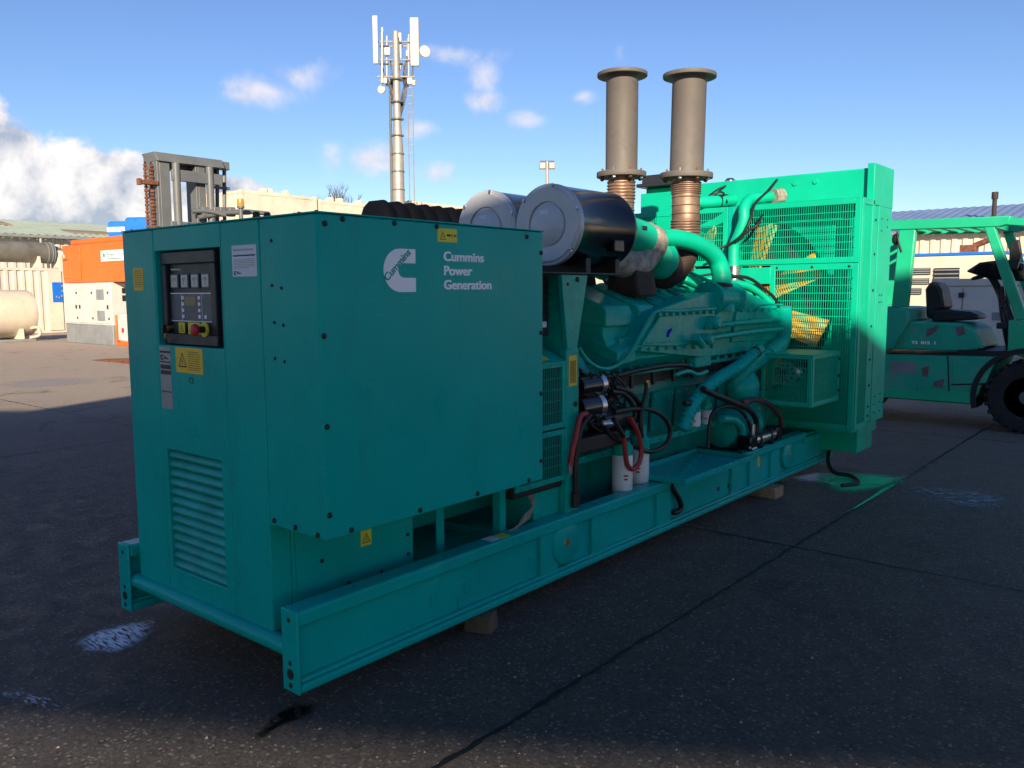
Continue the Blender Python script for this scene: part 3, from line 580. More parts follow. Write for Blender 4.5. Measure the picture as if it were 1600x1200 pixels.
# ---------------------------------------------------------------- engine block
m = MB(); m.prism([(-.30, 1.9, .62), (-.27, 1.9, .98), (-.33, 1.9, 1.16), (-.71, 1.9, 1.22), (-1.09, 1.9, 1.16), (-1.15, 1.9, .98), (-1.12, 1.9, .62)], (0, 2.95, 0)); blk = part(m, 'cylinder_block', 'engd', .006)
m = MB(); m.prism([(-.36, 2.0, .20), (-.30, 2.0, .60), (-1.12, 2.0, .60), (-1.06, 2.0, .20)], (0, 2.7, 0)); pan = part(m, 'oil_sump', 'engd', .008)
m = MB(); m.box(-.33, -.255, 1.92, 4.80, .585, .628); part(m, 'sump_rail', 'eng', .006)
for i in range(20): gbolt((-.256, 2.02+i*.14, .607), (1, 0, 0), pan, .8)
for i in range(8):
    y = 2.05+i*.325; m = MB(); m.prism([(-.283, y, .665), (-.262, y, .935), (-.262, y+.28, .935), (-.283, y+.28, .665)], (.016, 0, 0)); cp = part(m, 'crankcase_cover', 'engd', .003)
    for (dy, z) in ((.02, .69), (.26, .69), (.02, .91), (.26, .91), (.14, .69), (.14, .91)): 
        gbolt((-.262+(z-.935)*.078+.0155, y+dy, z), (1, 0, 0), cp, .7)
m = MB(); m.box(-.30, -.243, 2.30, 4.86, 1.005, 1.072); part(m, 'shade_gap_strip', 'soot', .004)  # dark strip in the soot colour, painting the shaded gap under the heads
for i in range(9): m = MB(); m.box(-.245, -.228, 2.45+i*.27, 2.48+i*.27, .99, 1.09); part(m, 'loom_clip', 'black', .002)
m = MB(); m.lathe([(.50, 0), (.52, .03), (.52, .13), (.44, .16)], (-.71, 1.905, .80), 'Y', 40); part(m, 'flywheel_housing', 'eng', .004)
for side in (0, 1):
    mx = (lambda p: Vector(p)) if side == 0 else (lambda p: Vector((-1.42-p[0], p[1], p[2])))
    dv = (0, 2.34, 0)
    m = MB(); m.prism([mx(p) for p in ((-.30, 2.50, 1.10), (-.22, 2.50, 1.175), (-.30, 2.50, 1.33), (-.31, 2.50, 1.46), (-.64, 2.50, 1.60), (-.68, 2.50, 1.12))], dv); bank = part(m, 'cylinder_bank', 'eng', .006)
    for i in range(8):      # rocker covers stepping along the bank
        y = 2.60+i*.285; q = [(-.275, y, 1.385), (-.275, y, 1.475), (-.295, y, 1.512), (-.62, y, 1.640), (-.70, y, 1.640), (-.70, y, 1.42)]
        if i == 0: q = [(a_, 2.492, c_) for a_, b_, c_ in q]
        m = MB(); m.prism([mx(p) for p in q], (0, .20 if i else .30, 0)); part(m, 'rocker_cover', 'eng', .009, bank, seg=2)
        m = MB(); m.prism([mx(p) for p in ((-.255, y+.02, 1.26), (-.255, y+.02, 1.31), (-.33, y+.02, 1.33), (-.33, y+.02, 1.24))], (0, .15, 0)); part(m, 'exhaust_port_cover', 'eng', .006, bank)
    # intake and aftercooler housing
    P = [(986, 545), (1019, 487), (1105, 457), (1160, 454), (1212, 475), (1221, 488), (1216, 545), (1100, 560), (990, 552)]
    poly = [mx(SX(*q, -.20)) for q in P]
    if side == 0:
        poly[6] = Vector((-.2, 4.95, 1.13)); poly[7] = Vector((-.2, 3.65, 1.13)); poly[8] = Vector((-.2, 2.66, 1.235))
    else: poly[6] = mx((-.2, 4.95, 1.13)); poly[7] = mx((-.2, 3.65, 1.13)); poly[8] = mx((-.2, 2.66, 1.235))
    m = MB(); m.prism(poly, (-.17 if side == 0 else .17, 0, 0)); man = part(m, 'intake_manifold', 'eng', .007, seg=2)
    sg = 1 if side == 0 else -1; xo = mx((-.2, 0, 0)).x
    m = MB(); hp = [SX(*q, -.2) for q in ((998, 540), (1027, 494), (1112, 487), (1108, 533), (1050, 541))]
    m.prism([mx(p) for p in hp], (.022*sg, 0, 0)); part(m, 'aftercooler_cover', 'eng', .006, man)
    m = MB(); hp2 = [SX(*q, -.2) for q in ((1148, 487), (1215, 483), (1213, 530), (1140, 535))]
    m.prism([mx(p) for p in hp2], (.018*sg, 0, 0)); part(m, 'aftercooler_cover', 'eng', .006, man)
    if side == 0:
        for i in range(9): gbolt(SX(1028+i*10.4, 491-i*.55, -.178), (1, 0, 0), man, 1.35)
        for i in range(6): gbolt(SX(1158+i*11, 484.5-i*.3, -.18), (1, 0, 0), man, 1.2)
        for i in range(9): gbolt(SX(1000+i*14, 546-i*.7, -.198), (1, 0, 0), man, .8 if i % 2 else 1.2)
        for (a, c_) in ((1010, 1022), (1028, 1042), (1046, 1062), (1066, 1080), (1084, 1098)):
            m = MB(); m.cyl(SX(a, 536-(a-1010)*.06, -.176), SX(c_, 535-(a-1010)*.06, -.176), .004, 6); part(m, 'cover_rib', 'eng', 0, man)
    m = MB(); m.prism([mx(p) for p in ((-.19, 2.50, 1.232), (-.19, 2.70, 1.252), (-.38, 2.70, 1.335), (-.38, 2.49, 1.318))], (0, 0, -.085)); part(m, 'manifold_foot', 'eng', .008, man)
    # exhaust and log ledges below the housing
    m = MB(); m.box(min(mx((-.3, 0, 0)).x, mx((-.22, 0, 0)).x), max(mx((-.3, 0, 0)).x, mx((-.22, 0, 0)).x), 2.35, 4.85, 1.075, 1.10); part(m, 'head_ledge', 'eng', .004, bank)
    for i in range(18):
        y = 2.45+i*.135; m = MB(); a = mx((-.235, y, 1.09)); m.lathe([(.017, 0), (.017, .03), (.011, .036)], a, ((1, 0, 0), (0, 1, 0), (0, 0, 1)), 8); part(m, 'head_stud', 'eng', 0, bank)
# emblem on the manifold cover
e0 = SX(1045, 520, -.1775); m = MB(); m.prism([e0+Vector((0, a, b_)) for a, b_ in ((-.028, -.025), (-.004, -.03), (.012, -.005), (.036, .015), (.045, .035), (.018, .026), (-.005, .022), (-.028, .004))], (.0012, 0, 0)); part(m, 'engine_emblem', 'blue_ink', 0)
# pipes on the near side
def pipe(name, m_, pts, r, n=10, sub=6, **k): mb = MB(); mb.tube(pts, r, n, sub, **k); return part(mb, name, m_, 0, smooth=60)
L = lambda X, *q: [SX(a, b_, X) for a, b_ in q]
pipe('fuel_return_pipe', 'eng', L(-.165, (904, 543), (915, 560), (932, 573), (950, 576), (970, 567), (986, 549), (1003, 518), (1017, 494), (1030, 486), (1060, 486), (1118, 482)), .0125)
pipe('fuel_rail', 'eng', L(-.15, (1105, 511), (1140, 507), (1180, 503), (1218, 500)), .021, 12)
pipe('fuel_rail', 'eng', L(-.14, (1096, 530), (1130, 525), (1180, 518), (1222, 514)), .020, 12)
pipe('thin_fuel_line', 'eng', L(-.13, (1112, 509), (1150, 506), (1172, 502), (1182, 487), (1190, 477), (1222, 476)), .007, 8)
for (a, b_, r) in ((1103, 504, .048), (1091, 529, .04)):
    o_ = SX(a, b_, -.2); m = MB(); m.lathe([(r*1.2, 0), (r*1.2, .02), (r, .022), (r, .09), (r*.6, .11)], o_, 'X', 18); part(m, 'injection_body', 'eng', .002)
pipe('fuel_stub', 'eng', L(-.12, (1088, 527), (1098, 540)), .026, 12, 1)
m = MB(); p = SX(1090, 565, -.24); m.box(p.x-.03, p.x+.05, p.y-.12, p.y+.12, p.z-.035, p.z+.04); part(m, 'linkage_bracket', 'eng', .01)
pipe('linkage_rod', 'eng', L(-.15, (1055, 586), (1075, 580), (1090, 585), (1105, 580)), .014, 8)
pipe('corrugated_hose', 'green', L(-.10, (1178, 552), (1155, 572), (1125, 590), (1100, 610), (1082, 634), (1073, 655), (1067, 672)), .040, 14, 6, ribs=30, rib_amp=.007)
pipe('hose_spigot', 'eng', L(-.10, (1172, 558), (1187, 545)), .042, 14, 1)
pipe('hose_clip', 'black', L(-.10, (1176, 554), (1181, 550)), .046, 14, 1); pipe('hose_clip', 'black', L(-.10, (1069, 630), (1088, 630)), .018, 8, 1)
pipe('coolant_pipe', 'eng', L(-.16, (1224, 480), (1224, 520), (1213, 546), (1190, 560), (1165, 575))+[SX(1148, 598, -.2), SX(1140, 612, -.28)], .066, 18)
pipe('pipe_coupling', 'eng', L(-.16, (1216, 540), (1198, 556)), .074, 18, 1)
o_ = SX(1150, 604, -.24); m = MB(); m.lathe([(.05, .17), (.09, .15), (.15, .10), (.165, .05), (.15, 0), (.10, -.03)], o_, 'X', 28); part(m, 'water_pump', 'eng')
o_ = SX(1140, 668, -.25); m = MB(); m.lathe([(.05, -.20), (.13, -.17), (.155, -.08), (.155, .28), (.10, .33)], o_, 'Y', 28); part(m, 'oil_cooler_vessel', 'eng')
pipe('cooler_elbow', 'eng', L(-.09, (1128, 655), (1146, 656), (1158, 668), (1160, 690)), .030, 14)
m = MB(); p = SX(1190, 690, -.2); m.lathe([(.16, 0), (.18, .02), (.18, .1), (.12, .14)], (-.30, 4.62, .62), 'X', 30); part(m, 'front_gear_cover', 'eng', .005)
m = MB(); m.box(-1.1, -.33, 4.845, 4.92, .3, 1.25); part(m, 'front_engine_plate', 'eng', .01)
m = MB(); m.lathe([(.19, 0), (.19, .09), (.06, .1), (.06, .45)], (-.71, 4.92, .75), 'Y', 30); part(m, 'crank_pulley', 'eng')
m = MB(); m.lathe([(.06, -.05), (.06, .52)], (-.71, 4.9, 1.47), 'Y', 20); part(m, 'fan_shaft', 'eng')
# oil and fuel filters
for (px, X) in ((972, -.12), (998, -.15)):
    p = SX(px, 767, X); m = MB(); m.lathe([(.058, 0), (.063, .008), (.063, .245), (.060, .250)], (p.x, p.y, .375), 'Z', 28); fl = part(m, 'oil_filter', 'cream_f')
    m = MB(); m.lathe([(.064, .251), (.064, .31), (.045, .33), (.045, .40)], (p.x, p.y, .375), 'Z', 24); part(m, 'filter_head', 'eng', 0, fl)
    a0 = math.atan2(CAM.y-p.y, CAM.x-p.x); aa = a0+(.35 if px < 990 else -.1)
    nr = Vector((math.cos(aa), math.sin(aa), 0)); tu = Vector((-nr.y, nr.x, 0))
    for k, w in enumerate((.030, .024)):
        m = MB(); q = Vector((p.x, p.y, .50-k*.022))+nr*.0645; m.prism([q-tu*w*.5, q+tu*w*.5, q+tu*w*.5+Vector((0, 0, .010)), q-tu*w*.5+Vector((0, 0, .010))], nr*.001); part(m, 'filter_print', 'red', 0, fl)
for (px, py, X) in ((1085, 666, -.12), (1103, 662, -.15)):
    p = SX(px, py, X); m = MB(); m.lathe([(.036, 0), (.041, .006), (.041, .098), (.038, .102)], p, 'Z', 24); fl = part(m, 'fuel_filter', 'cream_f')
    m = MB(); m.lathe([(.042, .103), (.042, .14), (.03, .15), (.03, .22)], p, 'Z', 20); part(m, 'filter_head', 'eng', 0, fl)
    aa = math.atan2(CAM.y-p.y, CAM.x-p.x)-.25; nr = Vector((math.cos(aa), math.sin(aa), 0)); tu = Vector((-nr.y, nr.x, 0))
    text('LF\nFILTER', 'filter_print', 'red', p+nr*.0418-tu*.03+Vector((0, 0, .05)), tu, EZ, .012, fl, .04)
# starters and wiring
for (a, b_, r) in (((900, 606), (938, 600), .062), ((898, 640), (934, 634), .075)):
    p0 = SX(*a, -.14); p1 = SX(*b_, -.14); p1.z = p0.z; m = MB(); m.cyl(p0, p1, r, 24); sm_ = part(m, 'starter_motor', 'blackg', .006)
    m = MB(); m.cyl(p1-Vector((0, .06, 0)), p1-Vector((0, .015, 0)), r+.004, 24); part(m, 'starter_band', 'steel', 0, sm_)
m = MB(); m.box(-.24, -.08, 1.93, 2.42, .70, .79); part(m, 'starter_bracket', 'black', .012)
m = MB(); p = SX(948, 660, -.10); m.sphere(p, .055, 1, 1.2, .6, 16); part(m, 'solenoid_cap', 'steel')
m = MB(); p = SX(950, 655, -.14); m.lathe([(.07, -.12), (.07, .12)], p, 'Y', 20); part(m, 'starter_solenoid', 'black', .006)
for i in range(22):
    a = random.uniform(915, 968); pts_ = [(a, 590+random.uniform(-10, 10))]
    for k in range(5): pts_.append((a+random.uniform(-16, 22), 605+k*16+random.uniform(-8, 8)))
    pipe('loom_wire', 'black', L(-.10-random.random()*.05, *pts_), .006, 6, 5)
pipe('wiring_loom', 'black', L(-.19, (905, 580), (925, 590), (960, 587), (1000, 578), (1040, 571), (1075, 570)), .018, 10)
pipe('battery_cable', 'black', L(-.09, (960, 605), (982, 612), (997, 628), (1000, 648), (990, 660), (970, 662)), .016, 10)
pipe('battery_cable', 'black', L(-.09, (955, 612), (975, 616), (990, 635), (991, 652), (975, 664)), .016, 10)
pipe('battery_cable', 'black', L(-.07, (960, 644), (990, 639), (1015, 640), (1037, 652), (1047, 672), (1042, 692), (1025, 704), (1005, 704), (985, 693)), .015, 10)
pipe('battery_cable', 'black', L(-.06, (1011, 595), (1009, 615), (1003, 640), (1001, 660), (1003, 684)), .014, 10)
pipe('cable_sleeve', 'copper', L(-.06, (1011, 594), (1011, 606)), .0155, 10, 1)
pipe('battery_cable', 'black', L(-.08, (945, 665), (955, 682), (970, 690), (985, 682), (985, 665), (970, 655)), .012, 8)
pipe('red_cable', 'hosered', L(-.05, (984, 652), (996, 675), (1002, 700), (999, 722), (989, 733), (980, 726), (977, 705), (974, 680)), .015, 10)
pipe('battery_cable', 'black', L(-.05, (974, 682), (966, 668), (958, 655)), .016, 10)
rc = pipe('red_cable', 'hosered', L(-.02, (916, 646), (906, 652), (900, 680), (894, 705), (891, 728)), .016, 10)
m = MB(); p = SX(891, 733, -.02); m.box(p.x-.004, p.x+.004, p.y-.016, p.y+.016, p.z-.03, p.z+.035); m.lathe([(.008, .004), (.008, .0055)], p-Vector((0, 0, .012)), 'X', 12); part(m, 'cable_lug', 'steel', .002, rc)
pipe('battery_cable', 'black', L(-.03, (922, 648), (908, 668), (901, 705), (899, 740), (900, 778)), .017, 10)
m = MB(); p = SX(899, 778, -.03); m.cyl(p-Vector((0, 0, .05)), p+Vector((0, 0, .03)), .024, 12); part(m, 'cable_gland', 'black')
# folding drip tray, rail pump and hoses
m = MB(); m.box(-.27, .165, 2.715, 3.70, .424, .430); tr = part(m, 'service_tray', 'green', .001)
for a in ((-.27, .165, 2.715, 2.735), (-.27, .165, 3.68, 3.70), (-.27, -.25, 2.735, 3.68), (.145, .165, 2.735, 3.68)):
    m = MB(); m.box(*a, .4305, .462); part(m, 'tray_rim', 'green', .003, tr)
m = MB(); m.prism([(-.24, 3.66, .431), (.05, 2.76, .431), (.09, 2.76, .431), (-.2, 3.66, .431)], (0, 0, .012)); part(m, 'tray_brace', 'eng', .002, tr)
m = MB(); m.cyl((-.25, 3.672, .475), (.1, 3.672, .475), .008, 8); part(m, 'tray_latch_bar', 'black', 0, tr)
pm = MB(); pm.cyl((-.045, 4.14, .478), (-.045, 4.52, .478), .046, 24); pump = part(pm, 'lube_priming_pump', 'steel', 0)
m = MB(); m.box(-.10, .01, 4.02, 4.14, .425, .53); part(m, 'pump_head', 'blackg', .012, pump)
m = MB(); m.box(-.095, .005, 4.52, 4.62, .43, .54); part(m, 'pump_head', 'blackg', .012, pump)
for y in (4.22, 4.42):
    m = MB(); m.cyl((-.045, y, .478), (-.045, y+.02, .478), .052, 24); m.box(-.10, .012, y-.01, y+.03, .416, .43); part(m, 'pump_clamp', 'black', 0, pump)
m = MB(); m.box(-.005, .011, 4.015, 4.0195, .44, .455); m.box(.0105, .0115, 4.04, 4.12, .428, .442); part(m, 'pump_tag', 'paper', 0, pump)
m = MB(); m.cyl((-.045, 4.17, .52), (-.045, 4.17, .60), .018, 12); part(m, 'pump_union', 'steel', 0, pump)
pipe('pump_hose', 'black', L(-.05, (1182, 676), (1181, 655), (1170, 640), (1150, 630), (1120, 618), (1098, 608)), .022, 12)
pipe('pump_hose', 'hosebr', L(-.05, (1222, 668), (1217, 648), (1200, 631), (1180, 625), (1160, 630)), .020, 12)
pipe('pump_hose', 'black', L(-.06, (1106, 700), (1108, 670), (1112, 648), (1125, 637), (1145, 635), (1165, 650), (1174, 675)), .013, 10)
pipe('pump_hose', 'hosebr', L(-.06, (1174, 675), (1172, 662), (1165, 652)), .013, 10)
pipe('drain_hose', 'black', L(-.0, (1048, 758), (1054, 768), (1062, 782), (1064, 794), (1058, 800), (1052, 801)), .018, 10)
pipe('drain_hose', 'black', [SX(1304, 684, 0), SX(1296, 703, .03), SX(1294, 722, .06), SX(1303, 738, .15), Vector((.30, 5.42, .03)), Vector((.42, 5.22, .02)), Vector((.34, 5.06, .02))], .017, 10)
# ---------------------------------------------------------------- air cleaners and turbochargers
for side, X in ((0, -.47), (1, -.95)):
    sg = 1 if side == 0 else -1; o_ = Vector((X, 2.165, 1.990)); dm = 'alu'
    m = MB(); m.lathe([(.205, 0.015), (.232, .0), (.236, .03), (.234, .035), (.234, .57), (.238, .58), (.238, .60), (.225, .63), (.18, .71), (.12, .745), (.105, .76)], o_, 'Y', 64); fl = part(m, 'air_cleaner', 'blackg', 0, smooth=25)
    m = MB(); m.lathe([(.0, -.006), (.118, -.006), (.122, -.004), (.124, .004), (.132, .004), (.136, -.008), (.212, -.010), (.218, -.004), (.236, -.002), (.239, .008), (.239, .030), (.2345, .034)], o_, 'Y', 64, False); part(m, 'end_cap', dm, 0, fl, smooth=28)
    for k in range(6):
        a = R(20+60*k); q = o_+Vector((.226*math.cos(a), -.004, .226*math.sin(a))); m = MB(); m.lathe([(.008, .006), (.008, -.012), (.004, -.014)], q, 'Y', 8); m.box(q.x-.006, q.x+.006, q.y-.008, q.y, q.z-.014, q.z+.014); part(m, 'cap_clip', 'steel', 0, fl)
    q = o_+Vector((-.02, -.0065, .075)); m = MB(); m.box(q.x-.03, q.x+.03, q.y-.0006, q.y, q.z-.012, q.z+.012); part(m, 'cap_label', 'paper', 0, fl)
    for y in (.10, .42):
        m = MB(); m.box(X-.16, X+.16, 2.255+y-.025, 2.255+y+.025, 1.703, 1.80); part(m, 'saddle', 'black', .004, fl)
    m = MB(); q = o_+Vector((.17*1, .40, -.10)); m.box(q.x, q.x+.07, q.y-.05, q.y+.06, q.z-.05, q.z+.02); part(m, 'restriction_bracket', 'blackg', .006, fl)
    # intake duct to the turbocharger
    a = Vector((X, 2.92, 1.985)); m = MB(); m.tube([a, a+Vector((.0, .12, -.005)), a+Vector((.01, .30, -.03)), a+Vector((.01, .42, -.07))], .118, 26, 5); dk = part(m, 'intake_duct', 'guard', 0, smooth=60)
    m = MB(); m.box(X+.09*sg-.02, X+.09*sg+.03, 3.04, 3.10, 2.00, 2.03); part(m, 'duct_clamp', 'black', .004, dk)
    m = MB(); m.lathe([(.121, 0), (.130, .02), (.127, .07), (.131, .11), (.120, .14)], a+Vector((.01, .30, -.035)), ((1, 0, 0), (0, .25, 1), (0, 1, -.25)), 28); part(m, 'lagging_wrap', 'wrap', 0, dk)
    m = MB(); m.tube([a+Vector((.02, .36, -.12)), a+Vector((.03, .22, -.20)), a+Vector((.02, .05, -.20)), a+Vector((-.02, -.10, -.17))], .095, 20, 5); part(m, 'lagged_exhaust_pipe', 'wrap', 0, dk)
    m = MB(); m.lathe([(.07, 0), (.125, .03), (.14, .08), (.12, .13), (.07, .15)], a+Vector((.01, .47, -.16)), 'Y', 28); part(m, 'turbo_compressor', 'guard', 0)
    m = MB(); m.lathe([(.09, 0), (.14, .03), (.15, .10), (.11, .16), (.06, .17)], a+Vector((-.05*sg, .62, -.22)), 'Y', 24); tt = part(m, 'turbo_turbine', 'soot', 0)
    m = MB(); m.tube([a+Vector((-.06*sg, .66, -.24)), Vector((X-.03*sg, 3.74, 1.74)), Vector((-.445 if side == 0 else -1.0, 3.80, 1.86)), Vector((-.445 if side == 0 else -1.0, 3.80, 1.95))], lambda t_: .085+.012*t_, 20, 5); part(m, 'turbine_outlet', 'soot', 0, tt)
    m = MB(); m.prism([a+Vector((-.12, .05, -.42)), a+Vector((.14, .05, -.42)), a+Vector((.10, .05, -.20)), a+Vector((-.10, .05, -.20))], (0, .25, 0)); part(m, 'turbo_support', 'soot', .02, tt)
    # exhaust stack
    xs, zb = (-.445, 2.42) if side == 0 else (-1.0, 2.478); zt2 = 3.115 if side == 0 else 3.215
    pf = [(.092, 1.93)]; z = 1.95
    m = MB(); prof = [(.095, 1.90), (.105, 1.95)]
    def bel(z0, z1, n):
        for i in range(n): 
            zz = z0+(z1-z0)*i/n; h = (z1-z0)/n; prof.extend([(.100, zz), (.110, zz+h*.3), (.110, zz+h*.6), (.100, zz+h)])
    bel(1.98, 2.12, 7); prof.append((.101, 2.13)); prof.append((.101, 2.155)); prof.append((.107, 2.16)); prof.append((.101, 2.165)); prof.append((.101, 2.215)); prof.append((.107, 2.22)); prof.append((.101, 2.225)); prof.append((.101, 2.275)); prof.append((.107, 2.28)); prof.append((.101, 2.285)); bel(2.30, zb-.03, 6); prof.append((.101, zb))
    m.lathe(prof, (xs, 3.80, 0), 'Z', 40); be = part(m, 'exhaust_bellows', 'bellow', 0, smooth=28)
    tilt = Matrix.Translation((xs, 3.8, zb)) @ Matrix.Rotation(R(1.0 if side == 0 else 0), 4, 'Y') @ Matrix.Translation((-xs, -3.8, -zb))
    m = MB(); m.lathe([(.188, zb-.005), (.19, zb), (.19, zb+.028), (.188, zb+.033), (.124, zb+.034), (.122, zb+.045), (.122, zt2), (.124, zt2+.004), (.188, zt2+.006), (.190, zt2+.010), (.190, zt2+.030), (.186, zt2+.033), (.115, zt2+.033), (.112, zt2-.3)], (xs, 3.80, 0), 'Z', 56); m.bm.transform(tilt); st = part(m, 'exhaust_stack', 'stack', 0, smooth=28)
    for k in range(8):
        an = R(12+45*k); m = MB(); q = Vector((xs+.158*math.cos(an), 3.8+.158*math.sin(an), zb)); m.cyl(q-Vector((0, 0, .025)), q+Vector((0, 0, .055)), .008, 8); m.cyl(q-Vector((0, 0, .02)), q-Vector((0, 0, .006)), .016, 6); part(m, 'flange_bolt', 'rust' if k % 3 else 'steel', 0, st)
        if k in (0, 3, 4, 6): pass
# charge air elbow on the near bank, mirrored on the far bank
for side in (0, 1):
    mx = (lambda p: Vector(p)) if side == 0 else (lambda p: Vector((-1.42-p[0], p[1], p[2])))
    pts_ = [SX(1034, 371, -.40), SX(1060, 373, -.36), SX(1092, 383, -.32), SX(1117, 402, -.29), SX(1127, 428, -.26), SX(1127, 446, -.25)]
    m = MB(); m.tube([mx(p) for p in pts_], lambda t_: .060+.012*t_, 24, 8); el = part(m, 'charge_air_elbow', 'guard', 0, smooth=60)
    e = pts_[-1]; q = mx(e)
    m = MB(); m.lathe([(.078, -.012), (.084, -.008), (.084, .008), (.078, .012)], q, 'Z', 28); part(m, 'elbow_clamp', 'black', 0, el)
    m = MB(); m.lathe([(.105, -.19), (.10, -.14), (.075, -.12), (.075, -.012)], q, 'Z', 28); part(m, 'elbow_foot', 'eng', 0, el)
    m = MB(); m.lathe([(.125, -.20), (.128, -.19), (.128, -.175), (.106, -.165), (.106, .165), (.128, .175), (.128, .19), (.125, .20)], q+Vector((-.01, 0, -.10)), 'Y', 32); part(m, 'elbow_housing', 'eng', 0, el)
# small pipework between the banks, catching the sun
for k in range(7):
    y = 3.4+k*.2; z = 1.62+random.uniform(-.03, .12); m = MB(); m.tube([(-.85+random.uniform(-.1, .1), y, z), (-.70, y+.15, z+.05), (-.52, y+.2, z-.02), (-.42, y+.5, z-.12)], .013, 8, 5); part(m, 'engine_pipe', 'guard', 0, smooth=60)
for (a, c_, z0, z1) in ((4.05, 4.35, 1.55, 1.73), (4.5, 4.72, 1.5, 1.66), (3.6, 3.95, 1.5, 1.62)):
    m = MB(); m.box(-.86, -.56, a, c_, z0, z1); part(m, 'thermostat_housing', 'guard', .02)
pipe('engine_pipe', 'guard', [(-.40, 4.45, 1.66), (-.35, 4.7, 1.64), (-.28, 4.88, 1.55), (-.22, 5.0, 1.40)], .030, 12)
pipe('engine_wire', 'black', [(-.45, 4.3, 1.70), (-.33, 4.6, 1.71), (-.26, 4.8, 1.62), (-.2, 4.95, 1.5), (-.2, 5.02, 1.3)], .014, 8)
pipe('engine_wire', 'black', [(-.65, 4.4, 1.72), (-.5, 4.6, 1.74), (-.4, 4.8, 1.66), (-.35, 4.9, 1.5)], .010, 8)
m = MB(); m.lathe([(.02, 0), (.02, .06)], (-.52, 4.05, 1.75), 'Z', 12); part(m, 'sender', 'copper')
# ---------------------------------------------------------------- radiator
XL, XR, YG, ZB, ZG = -1.79, .372, 5.17, .457, 2.335
m = MB(); m.box(XL+.06, XR-.06, 5.62, 5.92, .55, 2.30); core = part(m, 'radiator_core', 'dark', 0)
m = MB(); m.box(XL, XR-.002, 5.50, 5.97, 2.335, 2.605); tk = part(m, 'header_tank', 'guard', .012)
m = MB(); m.box(XR-.006, XR+.008, 5.46, 5.99, 2.30, 2.635); m.box(XR-.05, XR+.008, 5.452, 5.462, 2.30, 2.635); part(m, 'tank_end_plate', 'guard', .004, tk)
for (dx_, z) in ((-.30, 2.53), (-.12, 2.53)):
    m = MB(); m.lathe([(.022, 0), (.020, -.012)], (dx_, 5.50, z), 'Y', 14); part(m, 'tank_plug', 'guard', 0, tk)
m = MB(); p = SY(1225, 308, 5.49); m.lathe([(.02, 0), (.016, -.05)], p, 'Y', 12); part(m, 'level_sensor', 'copper', 0, tk)
m = MB(); m.lathe([(.05, 0), (.05, .03), (.03, .05)], (-1.0, 5.7, 2.605), 'Z', 18); part(m, 'filler_cap', 'steel', 0, tk)
m = MB(); m.box(-1.79, -1.40, 5.40, 5.495, 2.34, 2.545); part(m, 'expansion_box', 'guard', .01, tk)
m = MB(); m.box(-1.83, -1.42, 5.38, 5.7, 2.606, 2.64); m.box(-1.79, -1.45, 5.42, 5.66, 2.64, 2.72); part(m, 'vent_box', 'panel', .006, tk)
for s_ in (0, 1):
    x0, x1 = (XR-.06, XR) if s_ == 0 else (XL, XL+.06); sd = (1, 0, 0) if s_ == 0 else (-1, 0, 0); xf = XR if s_ == 0 else XL
    m = MB(); m.box(x0, x1, 5.48, 5.995, ZB+.03, ZG); ch = part(m, 'side_channel', 'guard', .006)
    m = MB(); m.box(min(xf, xf+.006*sd[0]), max(xf, xf+.006*sd[0]), 5.62, 5.98, ZB+.02, ZG-.003); part(m, 'side_stiffener', 'guard', .002, ch)
    if s_ == 0:
        for z in (.54, .62, .80, 1.02, 1.30, 1.60, 1.90, 2.18): bolt((xf, 5.55, z), sd, ch, 1.1)
        for (y, z) in ((5.70, .55), (5.70, .62), (5.70, .69), (5.86, .55), (5.86, .63), (5.86, .70), (5.94, .62), (5.72, 1.50), (5.78, 1.50), (5.72, 1.56), (5.78, 1.56), (5.70, 2.20), (5.86, 2.20), (5.70, 2.10), (5.86, 2.14)): bolt((xf+.006, y, z), sd, ch, .7)
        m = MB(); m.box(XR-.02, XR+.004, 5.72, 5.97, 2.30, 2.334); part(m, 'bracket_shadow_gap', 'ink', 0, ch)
m = MB(); m.box(XL+.05, XR-.05, 5.47, 5.99, .36, .47); part(m, 'radiator_base', 'guard', .008)
m = MB(); m.box(-1.33, XR-.08, 5.58, 5.98, .20, .36); part(m, 'radiator_foot', 'guard', .008)
# shroud with a round opening, then the fan
cx_, cz_, rr_ = -.71, 1.46, .80; m = MB(); nseg = 64; X0, X1, Za, Zb = XL+.03, XR-.03, ZB-.01, ZG-.02; inn = []; outr = []
for i in range(nseg):
    a = 2*math.pi*i/nseg; c_, s_ = math.cos(a), math.sin(a); k = min(((X1-cx_) if c_ > 0 else (cx_-X0))/max(1e-6, abs(c_)), ((Zb-cz_) if s_ > 0 else (cz_-Za))/max(1e-6, abs(s_)))
    inn.append(m.bm.verts.new((cx_+rr_*c_, 5.44, cz_+rr_*s_))); outr.append(m.bm.verts.new((cx_+k*c_, 5.44, cz_+k*s_)))
inb = [m.bm.verts.new((v_.co.x, 5.58, v_.co.z)) for v_ in inn]
for i in range(nseg):
    j = (i+1) % nseg; m.bm.faces.new((inn[i], inn[j], outr[j], outr[i])); m.bm.faces.new((inn[i], inb[i], inb[j], inn[j]))
part(m, 'fan_shroud', 'guard', 0)
m = MB(); m.lathe([(.17, 0), (.17, .10), (.12, .12)], (cx_, 5.33, cz_), 'Y', 30); hub = part(m, 'fan_hub', 'ylwfan')
